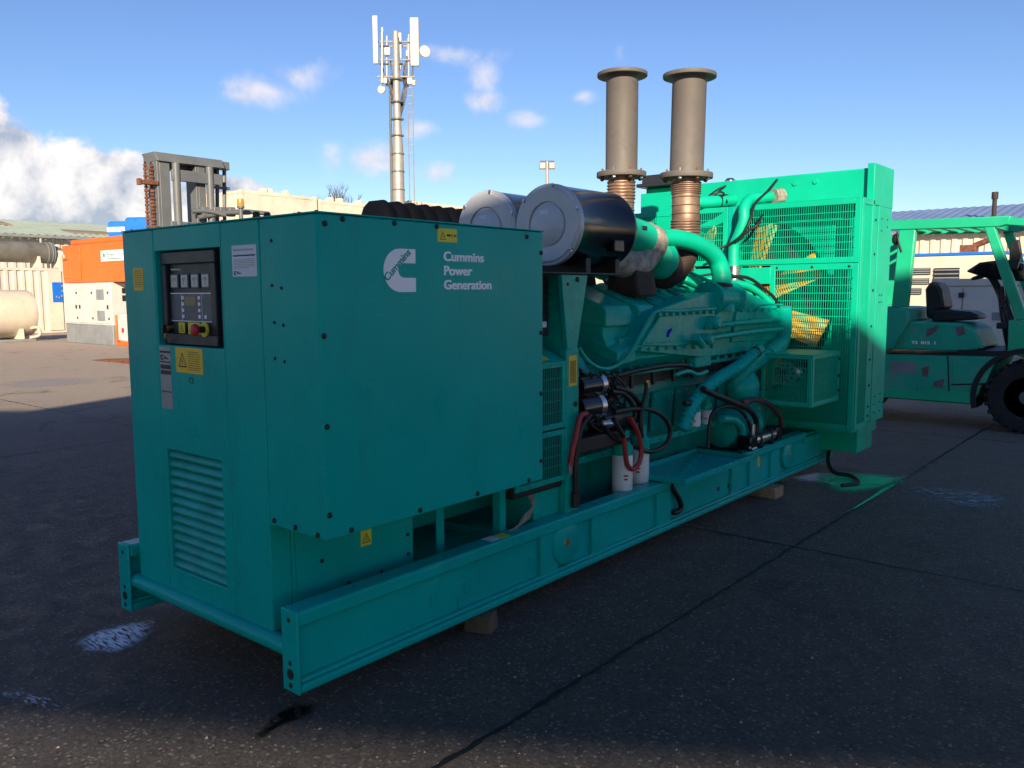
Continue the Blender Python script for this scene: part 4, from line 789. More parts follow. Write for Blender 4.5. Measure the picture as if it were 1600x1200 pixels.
for k in range(8):
    a = 2*math.pi*k/8+.30; rm = Matrix.Translation((cx_, 5.38, cz_)) @ Matrix.Rotation(a, 4, 'Y'); m = MB(); sec = []
    for i in range(7):
        r_ = .15+.62*i/6; w = .10+.035*i/6; tw = R(38-14*i/6); ring = []
        for s_ in (-1, -.5, 0, .5, 1):
            ring.append(m.bm.verts.new(rm @ Vector((r_, w*s_*math.sin(tw)+.012*(1-s_*s_), w*s_*math.cos(tw)))))
        sec.append(ring)
    for i in range(6):
        for j in range(4): m.bm.faces.new((sec[i][j], sec[i][j+1], sec[i+1][j+1], sec[i+1][j]))
    bl_ = part(m, 'fan_blade', 'ylwfan', 0, hub, smooth=60); so_ = bl_.modifiers.new('solid', 'SOLIDIFY'); so_.thickness = .006
# guard panels on the engine side
xm = -.71
guard('fan_guard', (xm+.012, YG, 1.825), (1, 0, 0), (0, 0, 1), XR-xm-.012, ZG-1.825, .019, .062, fr=.045)
guard('fan_guard', (-.36, YG, ZB), (1, 0, 0), (0, 0, 1), XR+.36, 1.815-ZB, .019, .062, fr=.045)
guard('fan_guard', (XL, YG, 1.825), (1, 0, 0), (0, 0, 1), xm-XL-.05, ZG-1.825, .019, .062, fr=.045)
guard('fan_guard', (XL, YG, ZB), (1, 0, 0), (0, 0, 1), .72, 1.815-ZB, .019, .062, fr=.045)
m = MB(); m.box(xm-.048, xm+.010, YG-.005, YG+.20, 1.80, ZG); part(m, 'guard_post', 'eng', .004)
m = MB(); m.box(-.72, XR, YG+.002, YG+.05, 1.815, 1.826); part(m, 'guard_rail', 'guard', .002)
m = MB(); m.box(-1.08, -.355, YG-.01, YG+.01, 1.66, 1.80); part(m, 'guard_rail', 'guard', .004)
for x in (-.30, .0, .30): bolt((x, YG-.008, 1.795), (0, -1, 0), core, 1.)
guard('side_guard', (XR, YG+.02, ZB), (0, 1, 0), (0, 0, 1), .30, ZG-ZB, .019, .085, fr=.045)
guard('side_guard', (XL, YG+.02, ZB), (0, 1, 0), (0, 0, 1), .30, ZG-ZB, .019, .085, fr=.045)
m = MB(); m.box(XL, XR, YG-.006, YG+.30, ZB-.014, ZB-.002); part(m, 'guard_floor', 'guard', .003)
m = MB(); m.box(xm+.01, XR, YG+.01, 5.46, ZG+.002, ZG+.008); part(m, 'guard_top_sheet', 'guard', .002)
# belt guard box
x1 = SY(1312, 545, YG-.012).x; yb = SX(1269, 556, x1).y; x0 = SY(1191, 556, yb).x; zb0, zb1 = SX(1274, 634, x1).z, SX(1269, 556, x1).z
bg_ = guard('belt_guard', (x0, yb, zb0), (1, 0, 0), (0, 0, 1), x1-x0, zb1-zb0, .019, .062, fr=.03)
guard('belt_guard', (x1, yb+.008, zb0), (0, 1, 0), (0, 0, 1), YG-.012-yb-.01, zb1-zb0, .018, .062, fr=.03)
m = MB(); m.box(x0, x1+.008, yb-.008, YG-.012, zb1+.001, zb1+.006); part(m, 'belt_guard_sheet', 'guard', .002); m = MB(); m.box(x0, x1+.008, yb-.008, YG-.012, zb0-.007, zb0-.002); part(m, 'belt_guard_sheet', 'guard', .002)
for z in (.2, .5, .85): bolt((x1+.008, YG-.035, zb0+(zb1-zb0)*z), (1, 0, 0), bg_, 1.3)
m = MB(); q = SY(1228, 583, yb+.14); m.lathe([(.09, 0), (.095, .02), (.095, .1), (.05, .12)], q, 'Y', 24); alt = part(m, 'charging_alternator', 'steel', 0)
for k in range(10):
    a = 2*math.pi*k/10; m = MB(); m.box(q.x+.06*math.cos(a)-.01, q.x+.06*math.cos(a)+.01, q.y-.012, q.y-.001, q.z+.06*math.sin(a)-.01, q.z+.06*math.sin(a)+.01); part(m, 'alternator_vane', 'panel', 0, alt)
m = MB(); m.lathe([(.03, 0), (.03, -.05)], q, 'Y', 16); part(m, 'alternator_pulley', 'ink', 0, alt)
# coolant pipes to the header tank
Yp = 5.06
LY = lambda *qs: [SY(a, b_, y_) for a, b_, y_ in qs]
pipe('header_pipe', 'guard', LY((1210, 307, 5.5), (1190, 309, 5.28), (1172, 312, 5.15), (1163, 325, 5.06), (1162, 345, 5.04), (1154, 368, 5.03), (1147, 385, 5.03), (1146, 418, 5.02)), .048, 18)
pipe('hose_joint', 'wrap', LY((1222, 306, 5.5), (1209, 307, 5.42)), .064, 16, 1); pipe('hose_joint', 'steel', LY((1146, 416, 5.02), (1146, 440, 5.02)), .066, 18, 1)
pipe('header_pipe', 'guard', LY((1088, 316, 5.1), (1125, 315, 5.3), (1145, 313, 5.5)), .055, 18); pipe('hose_joint', 'black', LY((1120, 315, 5.27), (1134, 314, 5.4)), .062, 16, 1)
pipe('sensor_wire', 'black', LY((1214, 281, 5.49), (1198, 300, 5.3), (1180, 318, 5.1), (1172, 345, 4.98), (1158, 368, 4.96), (1135, 384, 4.96), (1115, 388, 4.9)), .011, 8)
pipe('sensor_wire', 'black', LY((1190, 336, 5.1), (1185, 350, 5.0), (1168, 362, 4.96), (1150, 376, 4.95)), .011, 8)
pipe('sensor_wire', 'black', LY((1134, 290, 5.49), (1120, 297, 5.42), (1106, 308, 5.3), (1128, 300, 5.36), (1136, 316, 5.3)), .009, 8)
pipe('dangling_string', 'wrap', [Vector((.36, 5.6, .45)), Vector((.37, 5.58, .36)), Vector((.375, 5.56, .28)), Vector((.36, 5.57, .18))], .004, 6)
# timber under the skid
def timber(lab, c_, sx, sy, sz, rz, m_, grp='timber blocks under the skid'):
    mb = MB(); mt = Matrix.Rotation(rz, 4, 'Z'); mb.box(-sx/2, sx/2, -sy/2, sy/2, 0, sz)
    for v_ in mb.bm.verts: v_.co += Vector((random.uniform(-.006, .006), random.uniform(-.006, .006), 0 if v_.co.z < .01 else random.uniform(-.004, 0)))
    o = mb.build('timber_block', m_, None, .006); o.location = c_; o.rotation_euler.z = rz; tag(o, lab, 'timber', grp); return o
timber('dark broken timber chock under the middle of the near skid rail', (-.03, 1.06, 0), .13, .11, .089, .35, 'wood2')
timber('pale sawn timber block under the far end of the near skid rail', (-.05, 4.43, 0), .24, .16, .089, 0, 'wood')
# ---------------------------------------------------------------- forklift on the right
M['scuff'] = mat('bare_scuffed_primer', (.16, .11, .115), .7, 0, .2, 12)
FK = thing('forklift', 'scuffed green forklift truck with black seat and open overhead guard', 'forklift', (.4, 9.5, 0))
YF = 8.9
def fpoly(q, y=YF): return [SY(a, b_, YF)*1 for a, b_ in q]
def fprism(name, m_, q, d, y0=0., bevel=.01, par=FK, seg=2):
    P = [Vector((p.x, YF+y0, p.z)) for p in fpoly(q)]; m = MB(); m.prism(P, (0, d, 0)); return part(m, name, m_, bevel, par, seg=seg)
wc = SY(1606, 616, YF+.05); wc.z = .40
body = fprism('chassis', 'forkw', [(1300, 552), (1480, 556), (1560, 556), (1548, 580), (1532, 605), (1520, 632), (1470, 629), (1385, 622), (1300, 616)], 1.22, 0, .02)
fprism('chassis_skirt', 'fork', [(1300, 606), (1385, 607), (1526, 613), (1519, 630), (1385, 620), (1300, 614)], .01, -.012, .002, body)
fprism('grey_patch', 'greyb', [(1390, 564), (1432, 565), (1432, 585), (1390, 583)], .004, -.004, 0, body)
fprism('access_panel', 'forkw', [(1489, 560), (1556, 560), (1541, 598), (1489, 600)], .01, -.010, .003, body)
hood = fprism('hood', 'forkw', [(1300, 500), (1392, 502), (1500, 506), (1520, 516), (1535, 545), (1500, 550), (1388, 546), (1300, 544)], 1.02, .08, .025, seg=3)
P_ = SY(1424, 537, YF+.078); text('TS  815  1', 'model_lettering', 'white', (P_.x, YF+.078, P_.z), EX, EZ, .034, hood, .07, xs=1.35)
for (a, b_) in ((1409, 532), (1406, 536), (1412, 536)):
    q = SY(a, b_, YF+.078); m = MB(); m.prism([(q.x, YF+.077, q.z-.014), (q.x+.011, YF+.077, q.z), (q.x, YF+.077, q.z+.014), (q.x-.011, YF+.077, q.z)], (0, -.001, 0)); part(m, 'diamond_mark', 'red', 0, hood)
for q in ([(1480, 556), (1482, 556), (1484, 612), (1482, 612)], [(1388, 551), (1556, 555), (1556, 557), (1388, 553)], [(1486, 600), (1545, 599), (1545, 601), (1486, 602)], [(1432, 607), (1434, 607), (1434, 622), (1432, 622)]):
    fprism('panel_seam', 'ink', q, .003, -.0045, 0, body)
for q in ([(1440, 575), (1452, 571), (1449, 590), (1441, 588)], [(1505, 575), (1515, 570), (1513, 592)], [(1460, 596), (1476, 592), (1472, 606), (1458, 604)]): fprism('scuff_mark', 'scuff', q, .002, -.003, 0, body)
for q in ([(1446, 515), (1466, 508), (1458, 520), (1444, 528)], [(1490, 512), (1503, 509), (1506, 522), (1494, 526)]): fprism('scuff_mark', 'scuff', q, .002, .077, 0, hood)
for k in range(3): part(MB().tube([SY(1560+k*6, 452-k*4, YF+.5), SY(1566+k*6, 500, YF+.45), SY(1575+k*5, 548, YF+.4)], .018, 8), 'hydraulic_hose', 'black', 0, FK, 60)
fprism('floor_plate', 'black', [(1495, 547), (1570, 549), (1570, 556), (1495, 555)], 1.1, .05, .004)
fprism('front_cowl', 'fork', [(1575, 500), (1640, 505), (1660, 565), (1600, 560), (1573, 550)], 1.15, .03, .015)
fprism('counterweight', 'forkw', [(1290, 480), (1395, 480), (1418, 482), (1421, 500), (1392, 548), (1300, 545)], 1.2, .01, .03)
for y in (0., 1.12):
    o_ = fprism('rear_pillar', 'fork', [(1404, 358), (1430, 358), (1417, 480), (1392, 480)], .10, y+.02, .012)
    if y > 0: o_.data.transform(Matrix.Translation((-.42, 0, 0)))
    fprism('front_pillar', 'fork', [(1535, 350), (1552, 350), (1606, 500), (1586, 500)], .10, y+.02, .012)
    fprism('roof_beam', 'fork', [(1372, 345), (1580, 337), (1574, 350), (1560, 354), (1372, 360)], .12, y+.008, .010)
fprism('roof_beam', 'fork', [(1574, 339), (1660, 346), (1660, 357), (1568, 351)], .12, .014, .010)
for i in range(6):
    a = 1400+i*27; fprism('roof_bar', 'fork', [(a, 349), (a+9, 349), (a+9, 355), (a, 355)], 1.0, .13, .004)
q0 = SY(1560, 352, YF+.6); m = MB(); m.box(q0.x-.03, q0.x+.03, YF+.13, YF+1.12, q0.z-.05, q0.z+.03); part(m, 'roof_crossbar', 'fork', .01, FK)
# seat
def sseat(q, y0, d, name, bev): return fprism(name, 'black', q, d, y0, bev, seg=3)
sseat([(1432, 452), (1440, 440), (1450, 440), (1458, 452), (1464, 482), (1452, 486), (1446, 500), (1434, 498)], .38, .46, 'seat_back', .03)
sseat([(1440, 488), (1455, 484), (1505, 488), (1518, 494), (1518, 501), (1445, 505)], .36, .50, 'seat_cushion', .03)
# steering column, hood display, levers
pipe_f = lambda name, m_, pts_, r, n=10: part(MB().tube(pts_, r, n, 6), name, m_, 0, FK, 60)
o_ = SY(1546, 428, YF+.6); m = MB(); bmesh.ops.create_cone
ring = [o_+Vector((.19*math.cos(2*math.pi*k/24)*.94, .19*math.sin(2*math.pi*k/24), .06*math.cos(2*math.pi*k/24))) for k in range(25)]
part(MB().tube(ring, .016, 8, 1), 'steering_wheel', 'black', 0, FK, 60)
pipe_f('steering_column', 'black', [o_, o_+Vector((.10, 0, -.18)), o_+Vector((.28, 0, -.62))], .04)
m = MB(); m.prism([SY(*q, YF+.3) for q in ((1508, 424), (1530, 410), (1570, 405), (1600, 412), (1600, 440), (1545, 436))], (0, .6, 0)); part(m, 'dashboard', 'blackg', .03, FK, seg=3)
m = MB(); m.prism([SY(*q, YF+.1) for q in ((1578, 378), (1592, 374), (1596, 398), (1588, 422), (1576, 420))], (0, .08, 0)); part(m, 'mirror', 'black', .01, FK)
for k, (a, b_) in enumerate(((1572, 470), (1566, 480), (1580, 455))):
    p = SY(a, b_, YF+.25+.1*k); pipe_f('lever', 'black', [p, p+Vector((.05, 0, -.12)), p+Vector((.15, 0, -.4))], .014, 8); m = MB(); m.sphere(p, .026); part(m, 'lever_knob', 'black', 0, FK)
m = MB(); p = SY(1566, 509, YF+.1); m.box(p.x-.06, p.x+.06, p.y, p.y+.05, p.z-.035, p.z+.035); part(m, 'armrest_pod', 'black', .012, FK)
m = MB(); p = SY(1398, 372, YF); m.sphere(p+Vector((0, .06, -.01)), .05, 1, .6, 1.4); part(m, 'rear_lamp', 'black', 0, FK)
pipe_f('rear_lamp_cable', 'black', [SY(1402, 362, YF+.05), SY(1404, 378, YF+.02), SY(1409, 394, YF+.02)], .012, 8)
# wheels and arches
def wheel(c_, r_, w_, y):
    m = MB(); prof = [(r_*.55, 0), (r_*.62, -.01), (r_*.93, 0), (r_, .05), (r_, w_-.05), (r_*.93, w_), (r_*.55, w_)]; m.lathe(prof, (c_.x, y, r_), 'Y', 48); ty = part(m, 'tyre', 'tyre', 0, FK, 30)
    for k in range(26):
        a = 2*math.pi*k/26; mt = Matrix.Translation((c_.x, y, r_)) @ Matrix.Rotation(a, 4, 'Y'); mm = MB(); mm.box(r_*.86, r_+.014, -.006, w_*.46, -.022, .022, mt); part(mm, 'tread_lug', 'tyre', .004, ty)
    m = MB(); m.lathe([(r_*.56, .0), (r_*.52, .03), (r_*.45, .05), (r_*.2, .03), (r_*.18, -.02), (.02, -.03)], (c_.x, y, r_), 'Y', 32); part(m, 'rim', 'greym', 0, ty)
wheel(wc, .41, .3, YF+.0); wheel(Vector((wc.x, 0, 0)), .41, .3, YF+.95); wheel(Vector((-.95, 0, 0)), .31, .24, YF+.05); wheel(Vector((-.95, 0, 0)), .31, .24, YF+.92)
m = MB(); aa = [wc+Vector((.50*math.cos(R(t_)), 0, .50*math.sin(R(t_)))) for t_ in range(196, 60, -8)]; ab = [wc+Vector((.56*math.cos(R(t_)), 0, .56*math.sin(R(t_)))) for t_ in range(60, 197, 8)]
pp = [Vector((p.x, YF-.02, p.z)) for p in aa+ab]; m.prism(pp, (0, .34, 0)); part(m, 'wheel_arch', 'black', .004, FK)
m = MB(); m.box(-1.1, 1.7, YF+.35, YF+.9, .28, .5); part(m, 'under_frame', 'black', .02, FK)
m = MB(); m.box(1.62, 1.80, YF+.25, YF+.37, .1, 2.6); m.box(1.62, 1.80, YF+.85, YF+.97, .1, 2.6); m.box(1.64, 1.78, YF+.37, YF+.85, 2.45, 2.58); part(m, 'lift_mast', 'greym', .01, FK)

# ---------------------------------------------------------------- generic yard builders
def corr(m, x, y0, y1, z0, z1, pitch=.28, d=.036, axis='Y', sgn=1):
    """trapezoid corrugated sheet; axis is the direction it runs along"""
    n = max(1, round((y1-y0)/pitch)); pt = []
    for i in range(n):
        a = y0+(y1-y0)*i/n; p_ = (y1-y0)/n
        pt += [(a, 0), (a+p_*.36, 0), (a+p_*.5, d), (a+p_*.86, d)]
    pt.append((y1, 0)); mk = (lambda a, dd, z: (x-sgn*dd, a, z)) if axis == 'Y' else (lambda a, dd, z: (a, x-sgn*dd, z))
    lo = [m.bm.verts.new(mk(a, dd, z0)) for a, dd in pt]; hi = [m.bm.verts.new(mk(a, dd, z1)) for a, dd in pt]
    for i in range(len(pt)-1): m.bm.faces.new((lo[i], lo[i+1], hi[i+1], hi[i]))
def container(lab, x0, x1, y0, y1, z0, z1, m_, grp=None, deep=False, name='shipping_container'):
    T = thing(name, lab, 'container', ((x0+x1)/2, (y0+y1)/2, z0), grp)
    m = MB(); m.box(x0+.06, x1-.06, y0+.06, y1-.06, z0+.05, z1-.03); corr(m, x1-.012, y0+.12, y1-.12, z0+.12, z1-.12, .30 if deep else 1.6, .04 if deep else .012, 'Y', 1); corr(m, y0+.012, x0+.12, x1-.12, z0+.12, z1-.12, .30, .04 if deep else .012, 'X', -1); part(m, 'wall', m_, 0, T, smooth=0)
    for x in (x0, x1-.12):
        for y in (y0, y1-.12): m = MB(); m.box(x, x+.12, y, y+.12, z0+.02, z1-.02); part(m, 'corner_post', m_, .01, T)
    for q in ((x1-.07, x1-.004, y0+.12, y1-.12, z1-.12, z1-.01), (x1-.07, x1-.004, y0+.12, y1-.12, z0+.01, z0+.12), (x0+.12, x1-.12, y0+.004, y0+.07, z1-.12, z1-.01), (x0+.12, x1-.12, y0+.004, y0+.07, z0+.01, z0+.12)):
        m = MB(); m.box(*q); part(m, 'edge_rail', m_, .01, T)
    for x in (x0-.003, x1-.157):
        for y in (y0-.003, y1-.157):
            m = MB(); m.box(x, x+.16, y, y+.16, z1-.14, z1+.02); part(m, 'corner_casting', m_, .02, T)
    return T
# ---------------------------------------------------------------- far cream containers in two tiers
XC = -23.5; za = SX(375, 296, XC); zbb = SX(497, 303, XC); y0c = za.y; y1c = zbb.y; Ht = za.z
container('cream container, upper one nearest the grey forklift mast', XC-2.4, XC, y0c, y1c-.05, Ht/2+.01, Ht, 'creamw', 'stacked cream containers')
container('cream container at ground level below the upper one by the mast', XC-2.4, XC, y0c, y1c-.05, 0, Ht/2, 'creamw', 'stacked cream containers')
y2c = SX(592, 318, XC).y; Hz = SX(500, 307, XC).z-.12
c2 = container('lower cream container between the mast forklift and the telecom tower', XC-2.4, XC, y1c+.05, y2c, Hz/2+.01, Hz, 'creamw', 'stacked cream containers')
container('cream container at ground level beneath the one left of the telecom tower', XC-2.4, XC, y1c+.05, y2c, 0, Hz/2, 'creamw', 'stacked cream containers')
y3c = SX(640, 320, XC).y; y4c = SX(800, 335, XC).y; Hy = SX(700, 320, XC).z
container('cream container showing just above the ribbed black tank', XC-2.4, XC, y3c, y4c, 0, Hy, 'creamw', 'stacked cream containers')
for (a, b_) in ((411, 299), (420, 300), (446, 301), (515, 310), (530, 312), (560, 315), (578, 318)):
    p = SX(a, b_, XC-.3); m = MB(); m.box(p.x-.15, p.x+.15, p.y-.1, p.y+.1, (Ht if a < 497 else Hz)-.02, (Ht if a < 497 else Hz)+.16); m.build('lid_lug', 'creamw', c2, .03)
# ---------------------------------------------------------------- left side of the yard
# warehouse
XW = -46.; e0 = SX(0, 366, XW); e1 = SX(180, 375, XW); ze = e0.z; XRg = XW-9; zr = SX(0, 343, XRg).z
WH = thing('warehouse', 'cream clad warehouse with a pale green sheet roof behind the orange canopy', 'building', (XW-5, 30, 0))
m = MB(); corr(m, XW, -6, 62, 0, ze, .45, .06, 'Y', 1); corr(m, -6., XRg-9, XW, 0, ze, .45, .06, 'X', -1); part(m, 'wall_cladding', 'wall', 0, WH, smooth=0)
m = MB(); m.box(XRg-9, XW-.1, -5.9, 62, 0, ze-.02); part(m, 'wall_core', 'wall', 0, WH)
rm_ = MB(); n_ = 170; lo = []; hi = []; bk = []
for i in range(n_*2+1):
    y = -6.4+68.8*i/(n_*2); d = .05 if i % 2 else 0; lo.append(rm_.bm.verts.new((XW+.35, y, ze+.02+d))); hi.append(rm_.bm.verts.new((XRg, y, zr+d))); bk.append(rm_.bm.verts.new((XRg-9.3, y, ze+.02+d)))
for i in range(n_*2): rm_.bm.faces.new((lo[i], lo[i+1], hi[i+1], hi[i])); rm_.bm.faces.new((hi[i], hi[i+1], bk[i+1], bk[i]))
rf = part(rm_, 'roof', 'roofg', 0, WH, smooth=0)
m = MB(); m.box(XW+.3, XW+.5, -6.3, 62, ze-.12, ze+.03); part(m, 'gutter', 'greyb', .02, WH)
M['skyl'] = mat('aged_rooflight', (.33, .24, .12), .5, 0, .3, .6)
for i in range(12):
    y = 1+i*4.6; sl_ = (zr-ze)/(XRg-XW); m = MB(); x_a = XW-1.4-(i % 2)*3.2; m.prism([(x_a, y, ze+.1+sl_*(x_a-XW)), (x_a-1.8, y, ze+.1+sl_*(x_a-1.8-XW)), (x_a-1.8, y+2.6, ze+.1+sl_*(x_a-1.8-XW)), (x_a, y+2.6, ze+.1+sl_*(x_a-XW))], (0, 0, .03)); part(m, 'rooflight', 'skyl', 0, rf)
m = MB(); p = SX(64, 376, XW+.4); m.cyl((XW+.38, p.y, .5), (XW+.38, p.y, ze-.1), .07, 10); part(m, 'downpipe', 'galv', 0, WH)
# store container with silencer on it
XS = -34.; ys1 = SX(103, 470, XS).y; zs = SX(40, 418, XS).z
ST = container('cream corrugated store container behind the horizontal tank', XS-2.4, XS, ys1-12, ys1, 0, zs, 'wall', deep=True, name='store_container')
a = SX(76, 470, XS+.03).y; m = MB(); m.box(XS, XS+.04, a, ys1-.13, .12, zs-.12); part(m, 'door_leaf', 'creamw', .01, ST)
p0 = SX(81, 441, XS+.05); p1 = SX(99, 472, XS+.05); m = MB(); m.box(XS+.041, XS+.06, p0.y, p1.y, p1.z, p0.z); bp_ = part(m, 'blue_panel', 'bluet', .005, ST)
for (dy, dz) in ((.3, .25), (.55, .2), (.8, .3), (.9, .9), (.9, .6)):
    m = MB(); m.box(XS+.061, XS+.09, p0.y+dy*.4, p0.y+dy*.4+.06, p1.z+dz*.7, p1.z+dz*.7+.08); part(m, 'socket', 'grey', .005, ST)
SI = thing('silencer', 'weathered grey exhaust silencer lying on the store container roof', 'silencer', (XS-.8, ys1-5, zs+.02))
ysn = SX(76, 395, XS-.8).y; zc = SX(40, 390, XS-.8).z; rs = .42
zc = zs+.02+.95*rs+.22
m = MB(); m.lathe([(rs*.9, -9), (rs, -8.9), (rs, 0), (rs*.97, .02), (rs*.45, .55), (rs*.45, .75)], (XS-.8, ysn, zc), 'Y', 36); part(m, 'silencer_body', 'silencer', 0, SI)
for y in (-.1, .06, .14):
    m = MB(); m.lathe([(rs+.02, 0), (rs+.02, .04)], (XS-.8, ysn+y-.05, zc), 'Y', 36); part(m, 'silencer_band', 'greyb', 0, SI)
for y in (-.6, -3.6, -6.8):
    m = MB(); m.prism([(XS-1.25, ysn+y, zs+.02), (XS-.35, ysn+y, zs+.02), (XS-.42, ysn+y, zc-.1), (XS-1.2, ysn+y, zc-.1)], (0, .12, 0)); part(m, 'saddle', 'wall', .01, SI)
m = MB(); m.box(XS-1.15, XS-.45, ysn+.2, ysn+1.0, zs+.02, zc+.1); part(m, 'wrapped_outlet_base', 'wall', .02, SI)
# horizontal tank
TK = thing('storage_tank', 'cream horizontal cylindrical fuel tank on low saddles at the left', 'tank', (-29.5, 6, 0))
xt = -29.; yt = SX(52, 490, xt).y; rt = .80; zt3 = .95
m = MB(); m.lathe([(.05, -5.62), (.5, -5.55), (rt*.93, -5.4), (rt, -5.25), (rt, -.28), (rt*.95, -.13), (rt*.7, -.04), (.3, 0), (.03, .01)], (xt, yt, zt3), 'Y', 40); part(m, 'tank_shell', 'creamw', 0, TK)
for y in (-.7, -4.6):
    m = MB(); m.prism([(xt-.65, yt+y, .08), (xt+.65, yt+y, .08), (xt+.6, yt+y, .55), (xt-.6, yt+y, .55)], (0, .14, 0)); part(m, 'saddle', 'creamw', .01, TK)
for x in (xt-.6, xt+.6):
    m = MB(); m.box(x-.06, x+.06, yt-5.1, yt-.2, 0, .09); part(m, 'skid_runner', 'greyb', .01, TK)
m = MB(); m.tube([(xt+.62, yt-.35, .45), (xt+.66, yt-.12, .45), (xt+.66, yt-.1, .2), (xt+.66, yt-.4, .12)], .05, 10); part(m, 'drain_pipe', 'creamw', 0, TK, 60)
# white canopy generator with orange canopy stacked on it
YW = 10.2; q0 = SY(103, 527, YW); q1 = SY(177, 535, YW); xw0, xw1 = q0.x, q1.x; hw_ = SY(177, 441, YW).z
WG = thing('white_generator', 'white canopied generator on a grey base under the orange canopy', 'generator', ((xw0+xw1)/2, YW+1.6, 0))
m = MB(); m.box(xw0, xw1, YW, YW+3.4, .62, hw_); part(m, 'canopy', 'white_gs', .03, WG)
m = MB(); m.box(xw0+.02, xw1-.02, YW+.02, YW+3.38, 0, .62); part(m, 'base_tank', 'greyb', .02, WG)
wd = (xw1-xw0)
for i in range(3):
    m = MB(); a = xw0+wd*(.02+.325*i); m.box(a, a+wd*.315, YW-.02, YW, .68, hw_-.14); d_ = part(m, 'door', 'white_gs', .01, WG)
    m = MB(); m.box(a+wd*(.27 if i != 1 else .02), a+wd*(.27 if i != 1 else .02)+.06, YW-.05, YW-.021, hw_*.58, hw_*.58+.12); part(m, 'handle', 'ink', .005, d_)
    for z in (.8, hw_-.35):
        m = MB(); m.box(a+wd*.28, a+wd*.30, YW-.035, YW-.021, z, z+.07); part(m, 'hinge', 'ink', 0, d_)
for z in (.76, 1.42):
    m = MB(); m.box(xw0+wd*.73, xw0+wd*.88, YW-.03, YW-.021, z, z+.32); part(m, 'vent_grille', 'greyb', .004, WG)
for (y, z, s_) in ((.35, 1.62, .2), (.8, 1.65, .16), (.35, 1.38, .22)):
    m = MB(); m.box(xw1, xw1+.03, YW+y, YW+y+s_, z, z+s_*.8); part(m, 'switch_box', 'ink', .005, WG)
OC = thing('orange_generator_canopy', 'bright orange steel canopy stacked on the white generator', 'generator', ((xw0+xw1)/2, YW+1.6, hw_))
ho = SY(150, 374, YW).z; m = MB(); m.box(xw0-.02, xw1+1.4, YW+.05, YW+3.2, hw_+.01, ho-.1); oc = part(m, 'canopy', 'orange', .03, OC)
m = MB(); m.box(xw0+.55, xw1+1.36, YW+.1, YW+3.1, ho-.101, ho+.06); part(m, 'lid', 'orange', .03, OC)
m = MB(); m.box(xw0+.02, xw0+.62, YW+.03, YW+.05, hw_+.15, ho-.22); d_ = part(m, 'door', 'orange', .01, OC); m = MB(); m.box(xw0+.12, xw0+.4, YW+.01, YW+.03, hw_+.75, hw_+.78); part(m, 'handle', 'ink', 0, d_)
m = MB(); m.box(xw0+.66, xw0+1.35, YW+.03, YW+.05, hw_+.08, ho-.22); part(m, 'door', 'orange', .01, OC)
s0 = SY(158, 392, YW+.04); m = MB(); m.box(s0.x, s0.x+1.5, YW+.02, YW+.049, s0.z-.33, s0.z); sg_ = part(m, 'sign_board', 'white', .004, OC)
M['dgreen'] = mat('sign_green', (.02, .16, .10), .5)
text('Envir', 'sign_lettering', 'dgreen', (s0.x+.37, YW+.018, s0.z-.20), EX, EZ, .15, sg_, .02, xs=1.25); m = MB(); m.box(s0.x+.2, s0.x+1.4, YW+.016, YW+.0195, s0.z-.27, s0.z-.245); part(m, 'sign_rule', 'dgreen', 0, sg_)
m = MB(); c_ = Vector((s0.x+.22, YW+.0185, s0.z-.14)); m.prism([c_+Vector((.09*math.cos(R(a))*(1 if k % 2 else .55), 0, .09*math.sin(R(a))*(1 if k % 2 else .55))) for k, a in enumerate(range(0, 360, 45))], (0, -.003, 0)); part(m, 'sign_leaf', 'dgreen', 0, sg_)
for (a, x_) in ((.12, 0), (.3, .1)):
    m = MB(); m.sphere((xw0+a*.5, YW+.04, ho-.35-x_), .06, 1, .3, 1); part(m, 'marker_lamp', 'white', 0, OC)
bpos = SZ(192, 541)
BW = thing('fuel_bowser', 'small white box tank with orange trim beside the white generator', 'tank', bpos)
m = MB(); m.box(bpos.x-.32, bpos.x+.45, bpos.y, bpos.y+.9, .12, 1.0); part(m, 'tank_box', 'white_gs', .08, BW)
m = MB(); m.box(bpos.x-.36, bpos.x+.5, bpos.y-.03, bpos.y+.93, 0, .13); m.box(bpos.x-.36, bpos.x-.30, bpos.y-.03, bpos.y+.04, .13, .95); part(m, 'orange_frame', 'orange', .02, BW)
m = MB(); m.box(bpos.x+.0, bpos.x+.13, bpos.y-.012, bpos.y-.001, .42, .56); part(m, 'hazard_mark', 'red', 0, BW)
# blue tanks
rv0 = (math.cos(YAW+R(35)), math.sin(YAW+R(35)))
for (px, py, D, r_, lab) in ((196, 347, 33, .75, 'blue square plastic tank with white band above the orange canopy'), (228, 341, 31, .85, 'taller blue plastic tank beside the grey mast')):
    p = SD(px, py, D); T = thing('blue_tank', lab, 'tank', (p.x, p.y, 0), 'blue tanks behind the orange canopy')
    m = MB(); pf = [(r_*.9, 0)]
    for k in range(9): z = p.z*k/9; pf += [(r_, z+.05), (r_, z+p.z/9*.6), (r_*.95, z+p.z/9*.8)]
    pf += [(r_, p.z-.25), (r_*.95, p.z-.04), (r_*.85, p.z)]; m.lathe(pf, (p.x, p.y, 0), ((rv0[0]*.9, rv0[1]*.9, 0), (-rv0[1]*.9, rv0[0]*.9, 0), (0, 0, 1)), 4); tb = part(m, 'tank_body', 'bluet', .05, T, seg=3)
    if px < 200: m = MB(); m.lathe([(r_*1.03, 0), (r_*1.03, .2)], (p.x, p.y, p.z-.42), ((rv0[0]*.9, rv0[1]*.9, 0), (-rv0[1]*.9, rv0[0]*.9, 0), (0, 0, 1)), 4); part(m, 'white_band', 'white', .03, T)
